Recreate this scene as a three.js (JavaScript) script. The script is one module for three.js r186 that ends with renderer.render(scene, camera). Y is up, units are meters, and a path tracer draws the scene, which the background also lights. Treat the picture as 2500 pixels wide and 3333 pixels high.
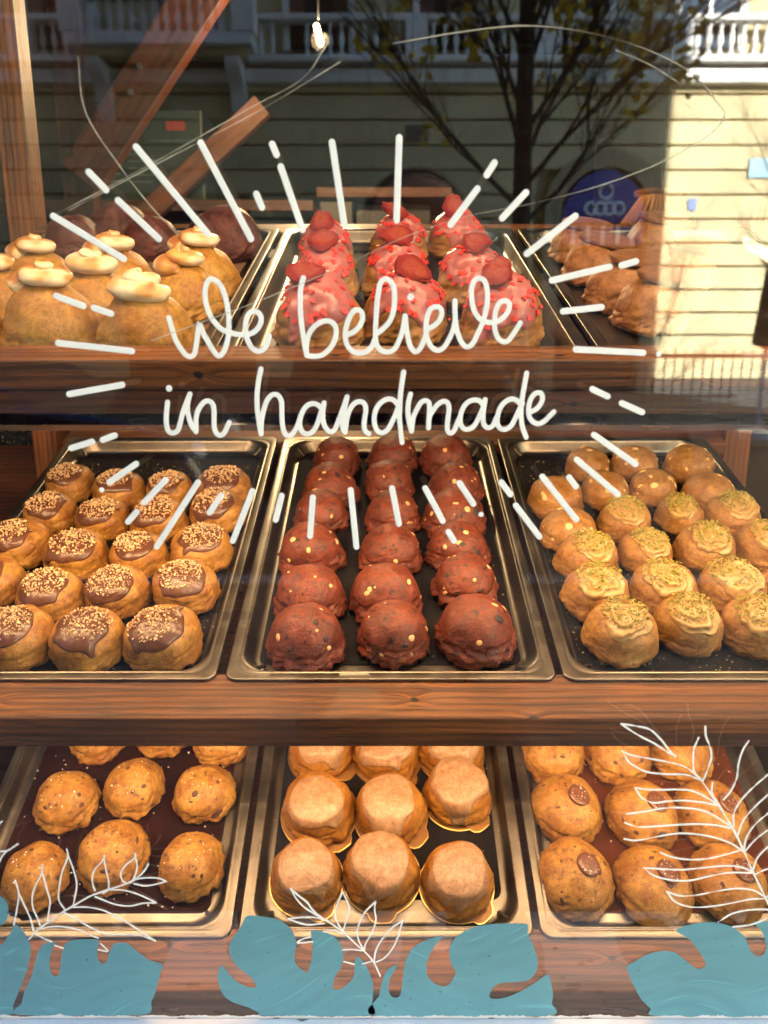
import * as THREE from 'three';
import { Sky } from 'three/addons/objects/Sky.js';
import { RectAreaLightUniformsLib } from 'three/addons/lights/RectAreaLightUniformsLib.js';
import { RoundedBoxGeometry } from 'three/addons/geometries/RoundedBoxGeometry.js';
import { MarchingCubes } from 'three/addons/objects/MarchingCubes.js';
import { mergeGeometries, mergeVertices } from 'three/addons/utils/BufferGeometryUtils.js';
import { ImprovedNoise } from 'three/addons/math/ImprovedNoise.js';

// ---------------------------------------------------------------- camera, sky, sun, lamps, exposure
RectAreaLightUniformsLib.init();
const scene = new THREE.Scene();
const EYE = 1.45, GLASS = -0.57;                 // eye height above the pavement, plane of the shop window
const camera = new THREE.PerspectiveCamera(67.3, 768 / 1024, 0.01, 400);
camera.position.set(0, EYE, 0);
camera.focus = 0.8; camera.userData.fStop = 6.6;     // phone lens, about 4 mm wide open: the mirrored street falls out of focus
camera.rotation.set(THREE.MathUtils.degToRad(-14), 0, 0);
const renderer = new THREE.WebGLRenderer({ antialias: true });
renderer.toneMapping = THREE.LinearToneMapping;
renderer.toneMappingExposure = 12.2;
renderer.shadowMap.enabled = true;
const SUN = new THREE.Vector3(0.30, 0.42, -0.857).normalize();   // low sun from behind the shop, over its right-hand corner
const sky = new Sky(); sky.name = 'sky'; sky.scale.setScalar(380); sky.userData.kind = 'structure';
sky.material.uniforms.sunPosition.value.copy(SUN);
sky.material.uniforms.turbidity.value = 2.5; sky.material.uniforms.rayleigh.value = 1.3; sky.material.uniforms.mieCoefficient.value = 0.004;
scene.add(sky);
scene.environmentIntensity = 0.12;
const sun = new THREE.DirectionalLight(0xfffdf8, 5);
sun.position.copy(SUN).multiplyScalar(60); sun.castShadow = true; sun.shadow.mapSize.set(2048, 2048);
Object.assign(sun.shadow.camera, { left: -30, right: 30, top: 30, bottom: -30, near: 1, far: 140 });
scene.add(sun, sun.target);
const LED_WARM = 0xffcd96;
const LED_POWER = { top: 7, mid: 8.8, bot: 6.9 };    // strip lamps over the three rows of trays
const TEAL = [0.11, 0.30, 0.395];

// ---------------------------------------------------------------- helpers
const V = (x, y, z) => new THREE.Vector3(x, y, z), R = THREE.MathUtils.degToRad, { clamp, lerp, smoothstep } = THREE.MathUtils;
function rng(seed) { let a = seed >>> 0; return () => { a = (a + 0x6d2b79f5) | 0; let t = Math.imul(a ^ (a >>> 15), 1 | a); t = (t + Math.imul(t ^ (t >>> 7), 61 | t)) ^ t; return ((t ^ (t >>> 14)) >>> 0) / 4294967296; }; }
const perlin = new ImprovedNoise(), N3 = (x, y, z) => clamp(1.45 * perlin.noise(x + 31.37, y + 17.71, z + 53.13), -1, 1);
const fbm = (x, y, z, o = 4) => { let s = 0, a = 0.5; for (let i = 0; i < o; i++, a *= 0.5) { s += a * N3(x, y, z); x *= 2.03; y *= 2.03; z *= 2.03; } return s; };
const taken = {};
const numbered = (name) => { const n = taken[name] ?? 0; taken[name] = n + 1; return n ? name + '_' + String(n).padStart(3, '0') : name; };
function tag(o, label, category, group, kind) { if (label) o.userData.label = label; if (category) o.userData.category = category; if (group) o.userData.group = group; if (kind) o.userData.kind = kind; return o; }
function mesh(name, geo, mat, parent) {
  const m = new THREE.Mesh(geo, mat); m.castShadow = m.receiveShadow = true;
  if (parent) { m.name = name; parent.add(m); } else { m.name = numbered(name); scene.add(m); }
  return m;
}
function thing(name, label, category, pos = [0, 0, 0], group) { const g = new THREE.Group(); g.name = numbered(name); g.position.set(...pos); scene.add(g); return tag(g, label, category, group); }
function texture(w, h, fn, srgb = true, wrap = THREE.MirroredRepeatWrapping) {
  const d = new Uint8Array(w * h * 4);
  for (let y = 0, i = 0; y < h; y++) for (let x = 0; x < w; x++, i += 4) { const c = fn(x / w, y / h); d[i] = c[0]; d[i + 1] = c[1]; d[i + 2] = c[2]; d[i + 3] = 255; }
  const t = new THREE.DataTexture(d, w, h); t.magFilter = t.minFilter = THREE.LinearFilter; t.wrapS = t.wrapT = wrap; if (srgb) t.colorSpace = THREE.SRGBColorSpace; t.needsUpdate = true; return t;
}
const rep = (t, metresU, metresV) => { const c = t.clone(); c.repeat.set(1 / metresU, 1 / metresV); c.needsUpdate = true; return c; };
const lin = (r, g, b) => new THREE.Color().setRGB(r, g, b);
const std = (o) => new THREE.MeshStandardMaterial(o), phys = (o) => new THREE.MeshPhysicalMaterial(o);
// uv in metres on a box-like solid; `long` is the axis that the grain follows
function boxUV(g, long = 'x', seed = 0) {
  const p = g.attributes.position, n = g.attributes.normal, uv = new Float32Array(p.count * 2), r = rng(seed * 91 + 5), ou = r() * 3, ov = r() * 3, ax = { x: 0, y: 1, z: 2 }[long], P = [0, 0, 0], M = [0, 0, 0];
  for (let i = 0; i < p.count; i++) {
    P[0] = p.getX(i); P[1] = p.getY(i); P[2] = p.getZ(i); M[0] = Math.abs(n.getX(i)); M[1] = Math.abs(n.getY(i)); M[2] = Math.abs(n.getZ(i));
    const up = M[0] >= M[1] && M[0] >= M[2] ? 0 : M[1] >= M[2] ? 1 : 2, rest = [0, 1, 2].filter((a) => a !== up);
    let a = rest.includes(ax) ? ax : rest[0]; const b = rest.find((k) => k !== a);
    uv[2 * i] = P[a] + ou; uv[2 * i + 1] = P[b] + ov + up * 0.37;
  }
  g.setAttribute('uv', new THREE.BufferAttribute(uv, 2)); return g;
}
const rbox = (w, h, d, r = 0.002, long = 'x', seed = 0, x = 0, y = 0, z = 0) => boxUV(new RoundedBoxGeometry(w, h, d, 2, Math.min(r, w / 2.1, h / 2.1, d / 2.1)), long, seed).translate(x, y, z);
const box = (w, h, d, x = 0, y = 0, z = 0, long = 'x', seed = 0) => boxUV(new THREE.BoxGeometry(w, h, d), long, seed).translate(x, y, z);
function bar(a, b, w, d, seed = 0, r = 0.003) {        // a squared timber from a to b
  const len = a.distanceTo(b), g = rbox(len, w, d, r, 'x', seed), q = new THREE.Quaternion().setFromUnitVectors(V(1, 0, 0), b.clone().sub(a).normalize());
  return g.applyQuaternion(q).translate((a.x + b.x) / 2, (a.y + b.y) / 2, (a.z + b.z) / 2);
}
const rod = (a, b, r1, r2 = r1, n = 8) => new THREE.CylinderGeometry(r2, r1, a.distanceTo(b), n).applyQuaternion(new THREE.Quaternion().setFromUnitVectors(V(0, 1, 0), b.clone().sub(a).normalize())).translate((a.x + b.x) / 2, (a.y + b.y) / 2, (a.z + b.z) / 2);
const merge = (list) => mergeGeometries(list.map((g) => { const k = g.index ? g.toNonIndexed() : g; for (const n of Object.keys(k.attributes)) if (!['position', 'normal', 'uv'].includes(n)) k.deleteAttribute(n); return k; }));
// many small chips with a colour each, merged: items of {p, s, c, q}
const CHIP = new THREE.OctahedronGeometry(1, 0);
function chips(items, base = CHIP) {
  const bp = base.index ? base.toNonIndexed().attributes.position : base.attributes.position, n = bp.count, pos = new Float32Array(items.length * n * 3), col = new Float32Array(items.length * n * 3), v = V(0, 0, 0);
  items.forEach((it, k) => { for (let i = 0; i < n; i++) { v.fromBufferAttribute(bp, i); v.x *= it.s[0]; v.y *= it.s[1]; v.z *= it.s[2]; v.applyQuaternion(it.q).add(it.p); pos.set([v.x, v.y, v.z], (k * n + i) * 3); col.set(it.c, (k * n + i) * 3); } });
  const g = new THREE.BufferGeometry(); g.setAttribute('position', new THREE.BufferAttribute(pos, 3)); g.setAttribute('color', new THREE.BufferAttribute(col, 3)); g.setAttribute('uv', new THREE.BufferAttribute(new Float32Array(items.length * n * 2), 2)); g.computeVertexNormals(); return g;
}
const anyTurn = (r) => new THREE.Quaternion().setFromEuler(new THREE.Euler(r() * 6.28, r() * 6.28, r() * 6.28));

// ---------------------------------------------------------------- materials
const knots = [[0.18, 0.3], [0.62, 0.72], [0.86, 0.2], [0.4, 0.9]];
function woodField(u, v, s) {                       // u along the grain
  let bend = 0, k = 0;
  for (const [ku, kv] of knots) { const du = (u - ku) * 2, dv = v - kv, d = Math.hypot(du * 1.4, dv * 1.0); bend += 0.05 * Math.sign(dv) * Math.exp(-d * d * 180); k = Math.max(k, smoothstep(0.026 - d + 0.008 * N3(u * 40, v * 40, s), 0, 0.012)); }
  const w = v + bend + 0.03 * N3(u * 1.7, v * 2.2, s) + 0.006 * N3(u * 9, v * 8, s + 3), ring = 0.5 + 0.5 * Math.sin((w * 34 + 1.6 * N3(u * 0.9, v * 3, s + 9)) * 6.283 * 0.42);
  const fibre = N3(u * 7, w * 170, s + 20) * 0.5 + N3(u * 16, w * 330, s + 30) * 0.35, patch = fbm(u * 3, v * 5, s + 40, 3);
  return { ring: ring * ring, fibre, patch, k, pore: smoothstep(N3(u * 12, w * 260, s + 50), 0.62, 0.85) };
}
function woodMaps(s, light, dark) {
  const col = texture(1024, 512, (u, v) => { const f = woodField(u, v, s), t = clamp(0.4 * f.ring + 0.42 * f.fibre + 0.7 * f.patch + 0.26, 0, 1), d = 1 - 0.45 * f.pore; return [0, 1, 2].map((i) => 255 * clamp(lerp(lerp(light[i], dark[i], t) * d, dark[i] * 0.28, f.k), 0, 1)); });
  const bump = texture(1024, 512, (u, v) => { const f = woodField(u, v, s), h = 255 * clamp(0.6 + 0.22 * f.fibre - 0.25 * f.ring - 0.3 * f.pore - 0.1 * f.k, 0, 1); return [h, h, h]; }, false);
  return [col, bump];
}
const [WC, WB] = woodMaps(3.3, [0.52, 0.31, 0.125], [0.19, 0.1, 0.038]), [DC, DB] = woodMaps(8.1, [0.38, 0.215, 0.11], [0.18, 0.095, 0.048]);
const M = {};
M.wood = std({ map: rep(WC, 0.5, 0.13), bumpMap: rep(WB, 0.5, 0.13), bumpScale: 0.0009, roughness: 0.5 });
M.woodDark = std({ map: rep(DC, 0.45, 0.12), bumpMap: rep(DB, 0.45, 0.12), bumpScale: 0.0012, roughness: 0.55 });
M.pine = std({ map: rep(WC, 0.9, 0.3), bumpMap: rep(WB, 0.9, 0.3), bumpScale: 0.001, roughness: 0.6, color: 0x94724a });
const smear = texture(512, 512, (u, v) => { const s = 0.5 + 0.5 * fbm(u * 6, v * 6, 2.2, 5), w = Math.pow(0.5 + 0.5 * N3(u * 3, v * 90, 4), 3), q = 255 * clamp(0.30 + 0.42 * s + 0.12 * w, 0, 1); return [q, q, q]; }, false);
const steelTone = texture(512, 512, (u, v) => { const s = fbm(u * 4, v * 4, 7.2, 5), sp = smoothstep(N3(u * 60, v * 60, 3), 0.72, 0.9); return [1, 0.985, 0.96].map((c) => 255 * clamp(c * (0.82 + 0.16 * s) * (1 - 0.14 * sp), 0, 1)); });
M.steel = std({ color: lin(0.29, 0.275, 0.25), metalness: 1, roughness: 0.72, roughnessMap: rep(smear, 0.4, 0.4), map: rep(steelTone, 0.33, 0.33) });
M.steelDull = std({ color: lin(0.35, 0.34, 0.33), metalness: 1, roughness: 0.5, roughnessMap: rep(smear, 0.5, 0.5) });
M.white = std({ color: lin(0.8, 0.8, 0.8), roughness: 0.5 });
M.vinyl = std({ color: lin(0.83, 0.87, 0.93), roughness: 0.45 });
M.black = std({ color: lin(0.012, 0.012, 0.014), roughness: 0.5 });
M.glass = phys({ color: 0xffffff, roughness: 0, transmission: 1, thickness: 0, ior: 1.76, metalness: 0 });
// ---------------------------------------------------------------- where the buns lie: rows from the glass backwards, [x, distance up the tray, diameter, height] in mm
const BUNS = {
  hazelnut: [[[-380,58,79,47],[-306,55,79,47],[-228,56,81,49]],[[-449,154,77,46],[-371,126,76,46],[-300,137,73,44],[-225,145,76,46]],[[-447,232,77,46],[-370,207,77,46],[-295,207,71,43],[-222,220,76,46]],[[-437,305,70,42],[-364,289,70,42],[-291,286,73,44],[-219,307,73,44]],[[-438,383,68,41],[-364,362,72,43],[-294,364,67,40],[-220,366,77,46]]],
  red: [[[-81,60,82,54],[10,69,77,51],[97,71,84,56]],[[-83,130,81,54],[2,135,81,53],[93,157,76,50]],[[-89,219,80,53],[8,219,77,51],[91,225,77,51]],[[-82,306,73,48],[11,305,73,48],[91,295,82,54]],[[-74,373,77,51],[6,391,72,47],[100,378,76,50]],[[-70,464,71,47],[14,465,76,50],[91,462,78,51]]],
  pist: [[[248,67,78,49],[323,80,74,46],[394,76,76,48]],[[238,133,75,47],[316,142,75,47],[392,141,76,48],[455,136,72,45]],[[242,201,75,47],[316,214,67,42],[391,223,73,46],[463,227,69,44]],[[232,262,72,45],[310,285,69,43],[387,302,62,39],[453,295,71,45]],[[233,343,74,46],[304,364,67,42],[372,372,66,41],[442,353,71,45]],[[297,440,64,40],[366,440,68,43],[443,434,72,46]]],
  salt: [[[-409,72,82,41],[-325,97,88,44],[-229,85,83,42]],[[-403,169,86,43],[-323,188,82,41],[-231,179,83,42]],[[-390,268,83,42],[-302,275,82,41],[-221,262,84,42]]],
  cinn: [[[-91,72,84,52],[-3,77,89,55],[85,66,84,52]],[[-82,156,92,57],[8,155,90,56],[94,179,86,53]],[[-84,243,88,55],[4,240,90,56],[90,246,88,55]]],
  disc: [[[223,70,95,46],[312,61,95,46],[400,64,94,45]],[[230,158,93,45],[323,149,94,45],[409,149,95,46]],[[226,240,92,45],[313,238,94,45],[399,243,93,45]]],
  mer: [[[-386,81,65,40],[-313,88,91,56],[-219,69,89,55]],[[-411,190,71,44],[-303,182,70,44],[-209,191,75,46]],[[-391,262,70,43],[-304,266,73,45],[-209,266,79,49]]],
  plum: [[[-407,431,63,31],[-308,440,59,29],[-211,434,74,37]],[[-370,506,63,32]]],
  pink: [[[-62,105,89,59],[21,119,87,57],[113,107,87,57]],[[-67,259,80,53],[15,263,83,55],[97,236,85,56]],[[-73,372,77,51],[19,427,79,52],[96,444,80,53]]],
  bisc: [[[270,149,71,43]],[[258,216,74,44],[356,299,65,39]],[[251,321,68,41]],[[252,422,64,38],[362,461,63,38]]],};
// paint and vinyl on the window: mm from the point of the glass that faces the eye
const LETTERS = [
  ['w', [[-154.4,1.7,-152.8,-5.2,-150.6,-13.7,-147,-20.3,-143.3,-24.9,-140.3,-25.7,-137.8,-23.9,-135.8,-17,-134.3,-9.1,-132.7,-2.1,-130.9,-7.8,-127.3,-15,-123.6,-21.6,-120.1,-25.4,-117,-23.2,-114,-17,-112.1,-9.8,-111.5,-0.7,-111.8,7,-113.6,17.3,-116.5,24.2,-119.7,27.4,-122.9,28.3,-125.6,26.1,-127.3,20.4,-127.4,12.8,-125.5,5.1,-121.8,-1.4,-116.8,-6.5,-112.8,-8.2,-108.9,-9.3,-104.3,-10.3]]],
  ['e', [[-104.3,-10.3,-99.6,-10.1,-94.1,-8.5,-90,-4.6,-88.3,-0.1,-89.3,4.5,-93.2,6.3,-96.9,4.5,-99.2,-0.7,-99.7,-7.8,-98.4,-14.4,-95.3,-19.9,-90.7,-21.9,-86.5,-19.6,-84,-15,-82.9,-11]]],
  ['b', [[-57.2,29.2,-59.3,21.7,-59.8,14.1,-59.8,2.5,-58.7,-7.8,-57.3,-18.3,-56.1,-24.9],[-56.1,-24.9,-51.1,-25.5,-45.7,-24.8,-40.2,-20.9,-36.1,-15,-34.5,-8.5,-35.3,-3.9,-38.5,-1,-42.5,-0.6,-47.9,-2.7,-52.7,-7.2,-55.1,-12.4,-56.3,-18.3,-56.2,-24.6]]],
  ['e', [[-27,-10.4,-22,-8.2,-17.6,-3.9,-15.5,1.2,-16.2,5.7,-19.2,7.2,-22.5,5.7,-25.9,-0.7,-27.8,-7.8,-27.7,-14.4,-24.8,-20.3,-19.4,-23.2,-14,-22.6,-9.3,-19,-6.6,-13.1]]],
  ['l', [[-6.3,-10.1,-0.6,-5.9,4.1,-0.7,6.7,6.4,7.5,15.3,6.7,23,4,27.1,0.8,28.3,-2.2,26.4,-3.9,19.8,-5.2,10.2,-5.9,-0.1,-6.3,-9.8,-5.6,-16.3,-2.6,-20.9,2.8,-22.4,7.5,-20.3,10.8,-14.4,13.5,-6.5,15.1,3]]],
  ['i', [[15.1,3,15.6,-2.7,16.8,-9.8,18.2,-16.3,20.6,-20.9,23,-22.4,26.3,-19.6,28.9,-13.7,30.8,-7.8],[18.9,16]]],
  ['e', [[30.4,-6.5,35.7,-3.9,39.7,-0.1,41.3,4.5,40.2,8.3,36.9,9.3,33.2,7.7,31,2.5,30.1,-3.9,30.5,-10.4,32.6,-16.3,36,-20.3,39.4,-21.3,43.4,-19,46.6,-13.7,49.8,-6.5,50.9,-0.7]]],
  ['v', [[50.6,13.4,50.7,6.4,51.4,-1.4,52.9,-8.5,55.3,-14.4,58.1,-18,60.8,-18.8,64.1,-16.3,67.3,-9.8,70.4,-2.7,72.8,6.4,73.7,15.3,72.9,23,70.8,27.4,67.5,28.8,64.2,27.4,62.1,21.7,62.6,14.1,64.1,7.7,67.6,1.9,71.7,-0.7,76.4,-1.8]]],
  ['e', [[76.4,-1.8,81.7,-0.7,86.2,2.5,89.3,7.7,89.3,12.1,85.8,13.4,82.5,12.1,80.1,7,79.3,-0.1,79.9,-7.2,82.1,-12.4,85.5,-15,88.9,-14.9,92.7,-10.4,95.5,-5.9,97.9,-1.9]]],
  ['i', [[-159.4,-58.6,-160.5,-64.9,-161.3,-71.7,-161,-77.9,-159.2,-81,-156.1,-81.4,-153.2,-79.3,-151.1,-73.8,-148.6,-66.2,-145.4,-58.7,-142.5,-52.6],[-157.6,-48.5]]],
  ['n', [[-142.5,-52.6,-144.3,-58.1,-145.1,-63.5,-144.4,-69.7,-142.4,-76.6,-139.8,-80.4],[-139.8,-80.4,-139.5,-76.6,-139.3,-71.7,-138,-66.2,-135.3,-61.5,-131.7,-58.1,-128.9,-57.7,-126.3,-60.1,-125.6,-64.9,-125.9,-71.7,-125.9,-77.9,-124.4,-82.1,-122.1,-83.3,-119.2,-81.7,-116.6,-77.2,-114.7,-73.5]]],
  ['h', [[-89.7,-34.5,-91.8,-43.2,-93.3,-53.3,-93.5,-63.5,-92.7,-73.1,-91.5,-82.1],[-91.5,-82.1,-91.1,-75.9,-90.1,-69,-88.1,-62.1,-85.2,-56,-81.7,-53,-78.3,-53.3,-75.7,-57.4,-75.4,-63.5,-75.6,-70.4,-75.1,-77.2,-73.4,-82.4,-70.7,-83.8,-67.5,-81.4,-63.9,-75.2,-62.4,-71]]],
  ['a', [[-46.8,-62.5,-49.1,-60.4,-52.2,-59.6,-56.7,-61.1,-60.2,-65.6,-62.3,-71.7,-62.2,-77.2,-59.9,-81.4,-56.5,-82.3,-52.6,-80,-49.4,-74.5,-47.2,-67.6,-45.4,-62.8,-44.2,-59.1],[-44.2,-59.1,-45.1,-64.9,-45.2,-71.7,-43.6,-77.2,-39.9,-80.7,-37.1,-79.3,-34.3,-73.8,-31.4,-66.2,-29.3,-60.8,-27.2,-54.7]]],
  ['n', [[-27.2,-54.7,-28.6,-60.8,-30.1,-67.6,-30.8,-74.5,-30.2,-79.3,-28.9,-80.7],[-28.9,-80.7,-28.5,-76.6,-27.7,-71,-25.9,-65.6,-23.1,-60.8,-19.7,-58.4,-16.3,-58.4,-13.9,-60.8,-13.5,-64.9,-14.3,-70.4,-14.9,-75.9,-14,-80,-11.3,-82]]],
  ['d', [[10.4,-60.8,6.9,-57,3.2,-56.2,-1.3,-58.1,-5.4,-62.8,-7.3,-69.7,-6.8,-75.9,-4.7,-80,-1.6,-81.3,2.2,-79.3,5.6,-73.8,8.7,-66.9,11,-60.8],[14.3,-36.7,13.1,-44.6,12,-53.3,11.6,-62.1,11.4,-70.4,12.2,-79.3,13.4,-88.5]]],
  ['m', [[19.5,-52.6,18,-58.7,17.6,-65.6,18.7,-73.8,20.4,-80],[20.4,-80,20.9,-75.2,21.7,-69.7,24.4,-63.5,27.4,-58.7,30.5,-57.3,32.9,-58.7,33.5,-63.5,33.1,-71.7,33,-77.6],[33,-77.6,33.2,-72.4,34,-68.3,36.4,-64.2,39.7,-60.1,43.8,-57.9,46.5,-58.7,47.9,-62.8,47.4,-69,46.9,-75.2,47.3,-80,49.4,-81.7,51.8,-80,53.7,-75.2,56.4,-69]]],
  ['a', [[73.3,-61.1,70.4,-57.7,66.3,-57,61.6,-58.7,58,-63.5,56.4,-69.7,56.9,-75.2,59.4,-78.3,62.8,-78.6,66.9,-75.9,70.1,-69.7,72.7,-63.5,74.4,-56.7],[74.4,-56.7,73.7,-62.1,73.2,-69.7,74.1,-75.2,77.2,-77.6,80.6,-75.9,83.2,-69.7]]],
  ['d', [[100.9,-60.4,97.7,-57.3,94.3,-56.2,89.6,-58.1,85.7,-62.8,84,-69,84,-74.5,86.2,-77.9,89.7,-78.8,93.7,-76.6,96.9,-71,99.4,-64.9,101.9,-59.4],[104.1,-37.5,103,-45.2,101.7,-54.7,101.1,-63.5,101.4,-70.4,102.7,-77.2,105.8,-84.5]]],
  ['e', [[107.7,-66,112.4,-63.5,115.6,-59.4,116.6,-55.4,115.2,-52,112.5,-51.6,109.2,-54,107.1,-59.4,106.7,-66.2,108.3,-71,111.5,-73.8,115,-74.5,119,-72.4,122.2,-69,125.5,-65.6]]],
];
const RAYS = [[-230.1,70.3,-183.4,41.8],[-184.2,80.4,-157.9,55.3],[-202.9,98.7,-192,87.3],[-169.1,114.6,-123.6,58.8],[-124.9,117.1,-93.3,55.3],[-88.3,84.6,-84.8,76],[-76.2,116.3,-73.5,109.8],[-70.9,102.1,-57,61.4],[-35.5,117.5,-28,65.7],[10.3,120.4,8.7,67.7],[75.6,104.6,70.6,96.9],[64.4,88,46.4,64.6],[98.1,85.6,82.3,69],[133.1,70.3,100.5,45.4],[119.1,27.3,159.2,36.6],[167.8,37.5,177.6,40.2],[128.2,6.1,155.5,9],[138.9,-20.5,188,-23],[199.2,-24],[152.7,-49,164.3,-54.4],[175.1,-59.3,190.6,-66],[156.1,-82.7,188.9,-105],[144.3,-101.4,177.2,-128.3],[119.2,-114.4,146.8,-147.8],[139.4,-114.9,145,-122.1],[88.4,-118.8,95.8,-128.2],[100.2,-136.8,119.4,-161.6],[56.9,-119.4,67.9,-135.6],[31.1,-123.3,44.9,-149.1],[49.3,-157.5,53.9,-164.9],[74,-143.8],[6,-123.3,11.4,-151.4],[-233.7,-92.8,-217.7,-87.9],[-209.6,-86.6,-200.3,-83.1],[-207.4,-118.8,-186.1,-104.6],[-213.8,-124.7],[-182.3,-134.5,-164.8,-116.9],[-195.8,-149.6,-188.5,-141.8],[-175.4,-169.6,-140.5,-118.8],[-133,-142.3,-123.5,-129.1],[-116.4,-164.9,-99.6,-125.5],[-82.8,-148.1,-77.7,-129.1],[-54,-130.5,-56.9,-161],[-25.3,-124.7,-21.3,-169.6],[-233.7,16.7,-215,9.8],[-207.5,8.6,-195.6,4.5],[-235.4,-16.1,-182.7,-21.8],[-231.1,-52.7,-191.7,-46]];
const LEAVES = [
  [-400.1,-614.1,-396.3,-569.6,-384.1,-548.6,-358.9,-541.7,-341.2,-538.2,-336,-533.4,-329.2,-523.8,-325.8,-516.3,-321.7,-518.3,-316.9,-526.5,-313.9,-536.2,-314.6,-547.2,-319.4,-564,-324.9,-576.7,-331.2,-591,-336.8,-603.9,-341.5,-614.1],
  [-355.1,-502.1,-347.9,-490,-340.5,-485.4,-335,-486.3,-330.9,-490,-328.8,-496.7,-329.8,-507.5,-333.8,-514.3,-338.7,-517.3,-345.8,-519,-353.2,-514.3],
  [-333.2,-614.1,-328.8,-601,-323.5,-585.2,-317.5,-573.9,-311.6,-557,-307.3,-544.4,-301.9,-536.8,-291,-534.1,-294.4,-541.7,-297.9,-551.4,-298.9,-561.2,-298.3,-568.2,-295.1,-571.3,-292,-569.6,-289.4,-561.2,-286.9,-547.2,-282.3,-536.2,-276.2,-532.7,-266.9,-531.7,-252.6,-532.7,-255,-543.1,-255,-552.8,-252,-557.7,-248.4,-556.3,-244.7,-547.2,-239.7,-536.8,-233.9,-535.2,-227,-536.2,-219.6,-544.4,-208.8,-554.2,-197.7,-558.7,-200.5,-568.2,-205.2,-585.2,-210.9,-599.6,-220.3,-614.1],
  [-145.3,-559.4,-149.4,-570.2,-148.8,-581.5,-144.7,-593,-136.8,-600.2,-122.9,-605.9,-113.7,-611.7,-109.1,-614.9,-13.3,-614.9,-10.9,-601.6,-9.6,-584.4,-11.3,-573,-15.3,-561.7,-19.9,-553.3,-24.5,-549.9,-26,-556.1,-27,-570.2,-31.8,-578.7,-38.9,-585.1,-44.8,-585.8,-45.9,-581.5,-44,-571.6,-38.6,-561.7,-36.1,-547.8,-39.4,-535.3,-46.1,-527.1,-55.2,-523.4,-64.4,-522.7,-63.7,-531.2,-63.7,-545,-65.2,-556.1,-68.9,-567.1,-74.6,-563.1,-79.1,-557.5,-79.4,-547.8,-78,-536.7,-78.9,-528.4,-82.6,-520.2,-89.3,-513.4,-98.3,-509.4,-119.8,-506.9,-126.1,-518.9,-134.7,-531.2,-137.6,-539.5,-136.8,-550.6,-130.3,-561.7,-119.2,-573,-115.2,-583.2,-123.1,-583,-132.2,-577.3,-138.8,-568.8],
  [-7.7,-615.2,-4.4,-592.8,-1.4,-575.6,3.2,-564.3,11.9,-558.7,8.5,-567.2,5,-575.6,4.1,-585.6,6.2,-592.8,10.9,-594.9,15,-591.3,16.7,-575.6,18.9,-555.9,24.6,-542,32.5,-535.1,41.7,-531,52,-527.6,46.4,-536.5,40.8,-547.6,38.1,-560.1,38.8,-570,44.7,-578.5,53,-582.7,58.8,-579.9,64.3,-567.9,60.7,-560.1,58.2,-550.4,58.5,-539.3,63.5,-529.6,73.6,-521.4,84.9,-517.3,100.9,-515.3,125.4,-515.7,127,-525.5,132.8,-539.3,137,-553.1,136.4,-565.8,129.9,-575.6,117.1,-577.8,106.6,-578.5,99.8,-582,95.2,-591.3,96.7,-595.6,102.6,-596.3,113.1,-593.5,124.5,-587,135.8,-578.5,146.5,-569.3,149.7,-575.6,152.6,-589.9,152.2,-601.4,148.2,-615.2],
  [249.2,-615.3,242.4,-607.2,233.5,-597.3,226.5,-585,220.5,-571.6,217.1,-560.7,223.2,-555.9,231.6,-549.4,241.2,-545.2,251,-544,259.1,-545.8,265.5,-551.1,273.1,-557.7,281.1,-563.7,286.4,-561.3,287.4,-557.1,285,-552.3,277.4,-540.4,269.5,-531,257.5,-522.8,264.4,-518.1,275.8,-514.6,287.5,-513.7,299.4,-515.8,309.7,-520.4,317.4,-527.5,322.3,-535.7,326.2,-544,332.3,-549.7,337.6,-548.2,339.3,-540.4,336.4,-529.8,331.3,-520.4,324.6,-513.4,337.3,-512.9,348.5,-516.9,364.1,-531,374.3,-571.6,375,-615.3]
];
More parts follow.
